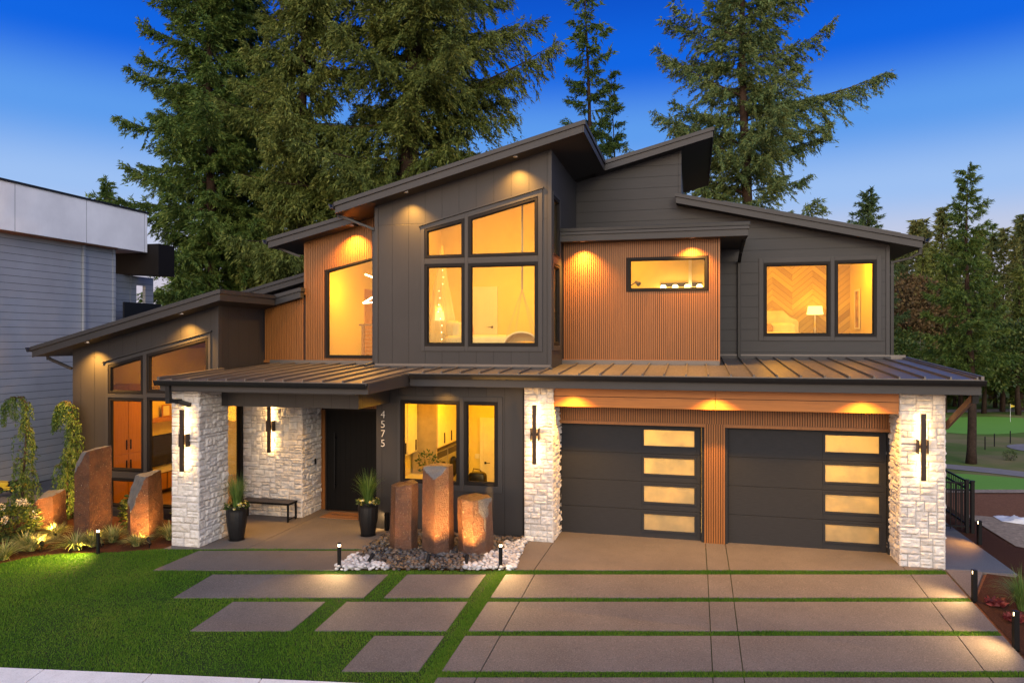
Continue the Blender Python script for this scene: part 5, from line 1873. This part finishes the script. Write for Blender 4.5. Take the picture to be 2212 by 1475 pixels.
# ------------------------------------------------------------------ neighbour house
NB = thing('neighbour_house', 'grey clapboard house with white parapet at the left edge', 'house', (-18, 0, 0))
def npart(name, mb, m, **k):
    o = mb.build(name, m, None, **k)
    o.parent = NB
    o.matrix_parent_inverse.identity()
    o.location = (18, 0, 0)
    return o
M['clap'] = m_panel('grey_clapboard', (.32, .345, .385), 'Z', .2, .0, .012, lap=True)
M['parapet'] = m_panel('white_parapet_panel', (.90, .91, .92), 'Y', 2.35, .28, .014, rough=.7)
npart('wall', MB().box(-18.3, -18, -14, 3.56, .25, 7.4), M['clap'])
npart('corner_trim', MB().box(-18.05, -17.97, 3.5, 3.6, .25, 7.3), M['clap'])
npart('downspout', MB().bar((-17.95, 2.33, .3), (-17.95, 2.33, 7.16), .07), M['clap'])
npart('foundation', MB().box(-18.25, -18.02, -14, 3.5, -.1, .45), M['concrete_b'])
npart('parapet', MB().box(-24, -17.6, -14, 4.55, 7.16, 8.44), M['parapet'])
npart('roof_cap', MB().box(-24.03, -17.56, -14.04, 4.59, 8.44, 8.50), M['gutter'])
npart('soffit', MB().box(-23.9, -17.7, -13.9, 3.4, 7.13, 7.158), M['ceil_wood'])
npart('vent', MB().lathe([(.09, 0), (.10, .03), (.07, .10), (.02, .12)], 14), M['parapet'], loc=None).location = (18 - 17.6 + .0, 0, 0)
v = NB.children[-1] if NB.children else None
npart('wall', wall(MB(), sideR(-18.6), 3.6, 6.0, .25, lambda y: 6.45, [(5.2, 5.62, 5.5, 6.15, 6.15)]), M['clap'])
npart('wall_trim', MB().box(-18.6, -18.56, 4.9, 4.98, .25, 6.6), M['clap'])
npart('balcony_canopy', MB().prism([(-24, 7.45), (-17.2, 7.45), (-17.2, 6.40), (-24, 6.75)], front(4.6), 0, .75), M['frame'])
npart('balcony_railing', MB().box(-17.75, -17.69, 3.65, 5.3, 3.6, 5.48), M['gutter'])
mb = MB(); slab(mb, [[(-18.2, -9), (-15.3, -3.0), (-15.3, 5), (-18.2, 5)]], .26, .4)
tag(mb.build('side_walk', M['concrete_b']), kind='structure')

# ------------------------------------------------------------------ conifers
M['fir'] = m_leaf('fir_needles', [(0.0260, 0.0611, 0.0163), (0.0479, 0.0998, 0.0224), (0.0865, 0.1445, 0.0267), (0.1554, 0.2021, 0.0404)], .65, .55, .15, .55)
M['fir_olive'] = m_leaf('olive_fir_needles', [(0.0370, 0.0585, 0.0146), (0.0756, 0.1084, 0.0224), (0.1319, 0.1625, 0.0318), (0.1982, 0.2081, 0.0439)], .65, .5, .15, .55)
M['fir_blue'] = m_leaf('blue_green_fir_needles', [(0.0314, 0.0654, 0.0263), (0.0620, 0.1156, 0.0425), (0.1207, 0.1768, 0.0595), (0.1946, 0.2278, 0.0654)], .65, .6, .15, .55)
M['far_fir'] = m_leaf('distant_fir_needles', [(0.033, 0.055, 0.020), (0.064, 0.090, 0.029), (0.119, 0.136, 0.037), (0.184, 0.169, 0.050)], .8, .25, .1, .5)
M['rust_leaf'] = m_leaf('rusty_leaf', [(0.0391, 0.0310, 0.0143), (0.0833, 0.0550, 0.0220), (0.1436, 0.0840, 0.0319), (0.1105, 0.1020, 0.0308)], .8, .3, .1, .5)
M['fir_bark'] = m_soil('fir_bark', (.060, .040, .030), (.5, 1.5), 4)
M['dead'] = m_soil('dead_wood', (.19, .16, .14), (.6, 1.3), 5)
def conifer(name, seed, H, z0, Rmax, nb, prof, m, label=None, loc=(0, 0, 0), r0=.35, twig=.24, card=(.26, .05), sag=.22, hang=.55, dens=.18, long=(), twl=.42, up0=.02, wob=.25, group=None, cat='tree', az_bias=None):
    """prof(t): crown radius share from bottom (0) to tip (1) of the crown"""
    rng = np.random.default_rng(seed)
    t = thing(name, label, cat, loc, group=group)
    wx = lambda z: wob * math.sin(z * .17 + seed) * min(1, z / 10)
    wy = lambda z: wob * math.cos(z * .13 + seed * 2) * min(1, z / 10)
    tr = MB()
    zz = [H * i / 16 for i in range(17)]
    tr.tube([(wx(z), wy(z), z - .3) for z in zz], [max(.02, r0 * (1 - z / H) ** .85 * (1.25 if z < .5 else 1)) for z in zz], 9)
    S, D, Ls = [], [], []            # twig starts, directions, lengths
    az = rng.uniform(0, 6.28)
    ts = [((i + rng.uniform(0, 1)) / nb) ** .92 for i in range(nb)]
    spec = {int(np.argmin([abs(q - lt) for q in ts])): (laz, lL) for lt, laz, lL in long}
    jobs = [(tt, i, 1.0) for i, tt in enumerate(ts)] + [(rng.uniform(0, .96), -1, rng.uniform(.2, .5)) for _ in range(int(nb * .3))]
    for tt, i, share in jobs:
        z = z0 + (H - z0 - .4) * tt
        az += 2.4 + rng.uniform(-.5, .5)
        lift = 0
        L = Rmax * prof(tt) * rng.uniform(.42, 1.15) * share
        if i in spec:
            az, L = spec[i]
            lift = .16
        L = max(L, .25)
        el = lift + up0 + .45 * tt + rng.uniform(-.16, .16)
        h = np.array([math.cos(az), math.sin(az), 0])
        o = np.array([wx(z), wy(z), z])
        ns = 9
        s = np.linspace(0, 1, ns)
        P = o + np.outer(s * L, h)
        P[:, 2] += L * (math.tan(el) * s - sag * 1.9 * s ** 2 * (1 - tt * .6) + sag * 1.35 * s ** 3.2)
        side = np.array([-h[1], h[0], 0])
        P += np.outer(np.sin(s * 4 + rng.uniform(0, 6)) * .06 * L * s, side)
        P[:, 2] += np.sin(s * 7 + rng.uniform(0, 6)) * .02 * L * s
        tr.tube([tuple(p) for p in P[::2]], [max(.007, .012 * L * (1 - .9 * q)) for q in s[::2]], 4, caps=False)
        nt_ = max(4, int(L / twig))
        for sd in (-1, 1):
            u = (np.arange(nt_) + rng.uniform(0, 1, nt_)) / nt_
            u = .08 + .92 * u
            base = np.stack([np.interp(u, s, P[:, k]) for k in range(3)], 1)
            ln = L * twl * (1.02 - u) ** .75 * rng.uniform(.45, 1.15, nt_) + .22
            a = sd * rng.uniform(.45, 1.25, nt_)
            d = np.outer(np.cos(a), h) + np.outer(np.sin(a), side)
            d[:, 2] += rng.uniform(-.5, .38, nt_) - hang * .22
            S.append(base); D.append(d / np.linalg.norm(d, axis=1)[:, None]); Ls.append(ln)
        nl = max(4, int(L / .16))             # short shoots cover the limb itself, above as well
        u = rng.uniform(.12, 1, nl)
        base = np.stack([np.interp(u, s, P[:, k]) for k in range(3)], 1)
        d = h + rng.normal(0, .7, (nl, 3)); d[:, 2] += .25
        S.append(base); D.append(d / np.linalg.norm(d, axis=1)[:, None]); Ls.append(rng.uniform(.22, .55, nl))
        S.append(P[-3:-1]); D.append(np.tile(h + [0, 0, .2], (2, 1))); Ls.append(np.array([.6, .5]))
    S, D, Ls = np.concatenate(S), np.concatenate(D), np.concatenate(Ls)
    cl, cw = card
    n = np.maximum(2, (Ls / (cl * dens)).astype(int)) * 2
    high = S[:, 2] > 24                       # the tops above the picture need less detail
    n = np.where(high, np.maximum(2, n // 4), n)
    idx = np.repeat(np.arange(len(S)), n)
    big = np.where(high, 1.9, 1.0)[idx]
    q = rng.uniform(0, 1, len(idx)) ** .85
    base = S[idx] + D[idx] * (q * Ls[idx])[:, None]
    base[:, 2] -= hang * .32 * (q * Ls[idx]) ** 1.5
    drop = rng.exponential(.11, len(idx)) * hang          # short hanging side sprays
    base[:, 2] -= drop
    base += rng.normal(0, .028, base.shape) + rng.normal(0, .30, base.shape) * drop[:, None]
    d = D[idx] + rng.normal(0, .40, base.shape)
    d[:, 2] -= hang * rng.uniform(.1, 1.2, len(idx))
    d /= np.linalg.norm(d, axis=1)[:, None]
    rv = rng.normal(0, 1, base.shape)
    w = np.cross(d, rv)
    w /= np.linalg.norm(w, axis=1)[:, None] + 1e-9
    l = cl * rng.uniform(.6, 1.35, len(idx)) * big
    w *= (cw * rng.uniform(.6, 1.3, len(idx)) * big)[:, None]
    V = np.stack([base - w, base + w, base + d * l[:, None]], 1).reshape(-1, 3)
    me = np_mesh('crown', V, np.arange(len(V)).reshape(-1, 3))
    link('crown', me, m, t)
    tr.build('trunk', M['fir_bark'], t, smooth=True)
    return t
def base_at(px, d):
    x, y = dpt((px - 1106) / 1560, d)
    return (x, y, gz(x, y) - .1)
def toppy(py, d):                 # height whose top shows at that picture row
    return 4.25 + (735 - py) * d / 1560
fullp = lambda t: (1 - t) ** .8 * min(1, .55 + 1.6 * t)
bigp = lambda t: (1 - t) ** .62 * min(1, .7 + 1.2 * t)
GT = 'tall firs behind the house'
K = dict(group=GT, twig=.21, card=(.20, .034))
conifer('fir_tree', 1, 33, 3.4, 6.0, 155, bigp, M['fir'], 'tall dark fir at the far left of the group behind the house', base_at(462, 38), .34, **K)
conifer('fir_tree', 2, 37, 4.0, 5.6, 150, bigp, M['fir'], 'tall fir with bare lower trunk, second from the left', base_at(524, 42), .40, sag=.28, hang=.8, **K)
conifer('fir_tree', 3, 34, 1.0, 5.3, 160, bigp, M['fir_olive'], 'olive green drooping fir left of the broad trunked fir', base_at(660, 36), .34, sag=.32, hang=1.1, **K)
conifer('fir_tree', 4, 39, 3.0, 8.6, 172, bigp, M['fir_olive'], 'huge fir with broad trunk above the middle of the house', base_at(888, 37), .66, sag=.28, hang=.9, long=((.37, YAW - .05, 7.6),), **K)
conifer('fir_tree', 5, toppy(-120, 50), 3, 3.9, 84, bigp, M['fir'], 'slender fir behind the roof peak', base_at(1266, 50), .30, **K)
conifer('fir_tree', 6, toppy(140, 52), 2, 2.4, 60, fullp, M['fir'], 'small young fir right of the slender fir, low behind the roof', base_at(1325, 52), .16, **K)
conifer('fir_tree', 7, toppy(-330, 44), 2.5, 7.7, 132, bigp, M['fir_blue'], 'broad blue green fir right of the roof peaks', base_at(1612, 44), .46, sag=.20, hang=.65, long=((.50, YAW - .1, 8.4), (.34, YAW + 3.0, 7.2)), **K)
conifer('fir_tree', 8, toppy(345, 57) + 5.5, 7.0, 4.9, 62, fullp, M['fir'], 'tall lone fir standing on the golf course', base_at(2097, 57), .36, twig=.25, card=(.26, .042), sag=.26)
conifer('fir_tree', 9, toppy(378, 70), 8, 2.8, 60, fullp, M['fir'], 'small fir top showing above the neighbour roof', base_at(232, 70), .2, twig=.3, card=(.28, .05))
conifer('fir_tree', 10, toppy(400, 62) + 5.5, 3, 5.2, 100, fullp, M['fir_blue'], 'lower fir at the right foot of the broad blue green fir', base_at(1868, 62), .24, group=GT, twig=.26, card=(.25, .042))
# wood beyond the golf course: a few kinds, copied
GW = 'conifers in the far wood'
def far(name, seed, H, z0, Rm, nb, m, label):
    return conifer(name, seed, H, z0, Rm, nb, fullp, m, label, (0, 0, 0), .3, twig=.5, card=(.5, .10), dens=.30, group=GW, hang=.7)
kinds = [far('fir_tree', 21, 24, 1.5, 3.3, 66, M['far_fir'], 'dark fir in the wood beyond the golf course'),
         far('fir_tree', 22, 28, 2.5, 3.5, 72, M['far_fir'], 'dark fir in the wood beyond the golf course'),
         far('fir_tree', 23, 19, 1.0, 3.8, 60, M['fir_olive'], 'dark fir in the wood beyond the golf course')]
def broadleaf(seed, H, Rm, m, label, group):
    rng = np.random.default_rng(seed)
    t = thing('broadleaf_tree', label, 'tree', (0, 0, 0), group=group)
    tr = MB()
    tr.tube([(0, 0, -.3), (.1, 0, H * .3), (0, .1, H * .6)], [.3, .22, .1], 8)
    cs, rs = [], []
    for k in range(26):
        a, b_ = rng.uniform(0, 6.28), rng.uniform(-.5, 1.4)
        r = Rm * rng.uniform(.35, .85)
        c = np.array([r * math.cos(a) * math.cos(b_), r * math.sin(a) * math.cos(b_), H * .58 + H * .36 * math.sin(b_)])
        cs.append(c); rs.append(Rm * rng.uniform(.25, .45))
        tr.tube([(0, 0, H * .35), tuple(c * [.5, .5, .8]), tuple(c)], [.08, .05, .02], 5)
    tr.build('trunk', M['fir_bark'], t, smooth=True)
    idx = rng.integers(0, len(cs), 7500)
    u = rng.normal(0, 1, (7500, 3)); u /= np.linalg.norm(u, axis=1)[:, None]
    base = np.array(cs)[idx] + u * (np.array(rs)[idx] * rng.uniform(.45, 1.08, 7500))[:, None]
    d = u + rng.normal(0, .6, u.shape); d /= np.linalg.norm(d, axis=1)[:, None]
    w = np.cross(d, rng.normal(0, 1, u.shape)); w /= np.linalg.norm(w, axis=1)[:, None]
    l = .34 * rng.uniform(.6, 1.3, 7500)[:, None]
    V = np.stack([base, base + d * l * .5 + w * l * .32, base + d * l, base + d * l * .5 - w * l * .32], 1).reshape(-1, 3)
    link('crown', np_mesh('crown', V, np.arange(len(V)).reshape(-1, 4)), m, t)
    return t
bk = [broadleaf(31, 13, 4.6, M['rust_leaf'], 'rust brown broadleaf tree at the edge of the far wood', 'rusty trees in the far wood'),
      broadleaf(32, 9, 4.0, M['shrub'], 'low green broadleaf tree at the foot of the far wood', 'green trees at the foot of the far wood')]
rng = random.Random(77)
first = [True] * 5
def put(protos, k, px, d, sc):
    o = protos[k]
    x, y = dpt((px - 1106) / 1560, d)
    z = max(gz(x, y), -5.5); sc *= 1.13
    i = k + (3 if protos is bk else 0)
    if first[i]:
        first[i] = False
        o.location = (x, y, z); o.rotation_euler = (0, 0, rng.uniform(0, 6.28)); o.scale = (sc, sc, sc)
    else:
        dup(o, (x, y, z), rng.uniform(0, 6.28), sc)
for px, d, k, sc in [(1928, 122, 1, .85), (1952, 112, 0, .88), (1975, 125, 1, .98), (2003, 118, 0, 1.05), (2030, 130, 1, 1.08), (2055, 122, 0, 1.02), (1940, 135, 0, 1.0), (1965, 140, 1, .96), (1990, 108, 2, 1.1), (2020, 110, 2, 1.15), (2048, 112, 2, 1.1),
                     (2075, 135, 1, .95), (2110, 128, 0, 1.05), (2140, 120, 1, .88), (2165, 138, 1, 1.0), (2190, 116, 0, 1.0), (2215, 130, 1, 1.0),
                     (2240, 118, 2, 1.2), (1990, 150, 1, 1.12), (2120, 150, 1, 1.05), (2200, 150, 1, 1.15), (2150, 104, 2, .85), (2205, 100, 2, .95), (2062, 106, 2, .8), (1945, 145, 1, .9), (2270, 125, 1, 1.1), (2090, 108, 0, .7)]:
    put(kinds, k, px, d, sc)
for px, d, k, sc in [(1935, 100, 0, 1.15), (1970, 96, 0, 1.2), (2005, 103, 0, 1.1), (2030, 106, 0, 1.0), (1955, 92, 1, 1.0), (1990, 94, 1, .9), (2040, 97, 1, 1.0), (2075, 101, 1, 1.05), (2125, 96, 1, 1.0), (2165, 98, 1, 1.1), (2200, 94, 1, 1.1), (2230, 97, 1, 1.1), (2185, 106, 0, .9)]:
    put(bk, k, px, d, sc)
# a bare dead tree
t = thing('dead_tree', 'pale bare dead tree at the edge of the far wood', 'tree', base_at(1988, 90)[:2] + (-5.5,))
mb = MB(); rr = random.Random(4)
mb.tube([(0, 0, 0), (.1, 0, 5), (0, 0, 10)], [.16, .1, .02], 6)
mb.build('trunk', M['dead'], t)
mb = MB()
for k in range(60):
    z = rr.uniform(2.5, 9.5); a = rr.uniform(0, 6.28); L = rr.uniform(.8, 2.2) * (1 - (z - 2.5) / 10)
    mb.tube([(0, 0, z), (L * .6 * math.cos(a), L * .6 * math.sin(a), z + .1), (L * math.cos(a), L * math.sin(a), z - .4)], [.03, .02, .01], 4)
mb.build('branches', M['dead'], t)
# golf flag, small bush, course stakes
t = thing('golf_flag', 'yellow golf flag on the putting green', 'flag', dpt(.690, 86) + (-5.44,))
MB().tube([(0, 0, 0), (0, 0, 2.1)], .02, 6).build('pole', M['white'], t)
MB().prism([(0, 1.65), (.5, 1.85), (0, 2.08)], front(0), -.01, .01).build('flag', M['toy'], t)
shrub('small dark round bush on the golf course', *dpt(.69, 58.5), (.55, .55, .5), 500, 14).location[2] = -5.5
for i, p in enumerate((.655, .668, .69)):
    t = tag(MB().tube([(0, 0, 0), (0, 0, 1.1)], .05, 6).tube([(0, 0, 1.1), (0, 0, 1.2)], [.06, .02], 6).build('course_stake', M['black'], loc=dpt(p, 64 + i * 2) + (-5.45,)), 'short dark marker stake beside the cart path turn', 'stake', 'marker stakes')

# ------------------------------------------------------------------ weeping cypresses in the mulch bed
def weeping(label, x, y, H, seed, lean, nod, branches):
    rng = np.random.default_rng(seed)
    t = thing('weeping_cypress', label, 'tree', gp(x, y), group='weeping cypresses')
    zs = np.linspace(0, 1, 12)
    P = np.stack([lean[0] * zs ** 1.5 + .04 * np.sin(zs * 9 + seed), lean[1] * zs ** 1.5 + .04 * np.cos(zs * 7), H * zs], 1)
    tip = [P[-1] + np.array([nod[0] * s, nod[1] * s, .20 * math.sin(s * 2.8) - nod[2] * s * s]) for s in (.3, .6, .85, 1)]
    tr = MB().tube([tuple(p) for p in P] + [tuple(p) for p in tip], [.045 * (1 - .75 * z) for z in zs] + [.010, .008, .006, .004], 7)
    S, L = [], []
    path = np.array(list(P) + tip)
    for k in range(branches):
        s = rng.uniform(0, 1) ** 1.15 * .94 + .06
        i = s * (len(path) - 1)
        a = int(min(i, len(path) - 2)); p = path[a] + (path[a + 1] - path[a]) * (i - a)
        az = rng.uniform(0, 6.28)
        r = (.03 + .24 * (1 - s)) * rng.uniform(.4, 1.2) * (1 if rng.random() > .15 else 2.1)
        pts = [p + np.array([math.cos(az) * r * q, math.sin(az) * r * q, .10 * q - .10 * q * q]) for q in (0, .4, .8, 1.0)]
        hl = rng.uniform(.2, .8) * (1 - .45 * s) * (H / 2.4)
        hl = min(hl, pts[-1][2] - .08)
        if hl < .08: continue
        pts += [pts[-1] + np.array([math.cos(az) * .03 * q, math.sin(az) * .03 * q, -hl * q]) for q in (.33, .66, 1)]
        tr.tube([tuple(q) for q in pts[:4]], .006, 4)
        pts = np.array(pts)
        for q in range(len(pts) - 1):
            n = max(2, int(np.linalg.norm(pts[q + 1] - pts[q]) / .016))
            u = rng.uniform(0, 1, n)[:, None]
            S.append(pts[q] + (pts[q + 1] - pts[q]) * u)
    S = np.concatenate(S)
    S = S + rng.normal(0, .014, S.shape)
    d = rng.normal(0, .40, S.shape); d[:, 2] -= .9
    d /= np.linalg.norm(d, axis=1)[:, None]
    w = np.cross(d, rng.normal(0, 1, S.shape)); w /= np.linalg.norm(w, axis=1)[:, None]
    l = (.085 * rng.uniform(.6, 1.4, len(S)))[:, None]
    V = np.stack([S, S + d * l * .5 + w * .011, S + d * l, S + d * l * .5 - w * .011], 1).reshape(-1, 3)
    link('crown', np_mesh('crown', V, np.arange(len(V)).reshape(-1, 4)), M['cypress'], t)
    tr.build('trunk', M['bark'], t, smooth=True)
weeping('weeping cypress with bent tip, at the left photo edge', -15.5, -1.9, 2.75, 3, (.10, 0), (-.75, 0, .20), 140)
weeping('weeping cypress with two bent tips behind the tall standing stone', -14.5, -1.6, 2.65, 8, (.12, 0), (-.62, .1, .30), 190)
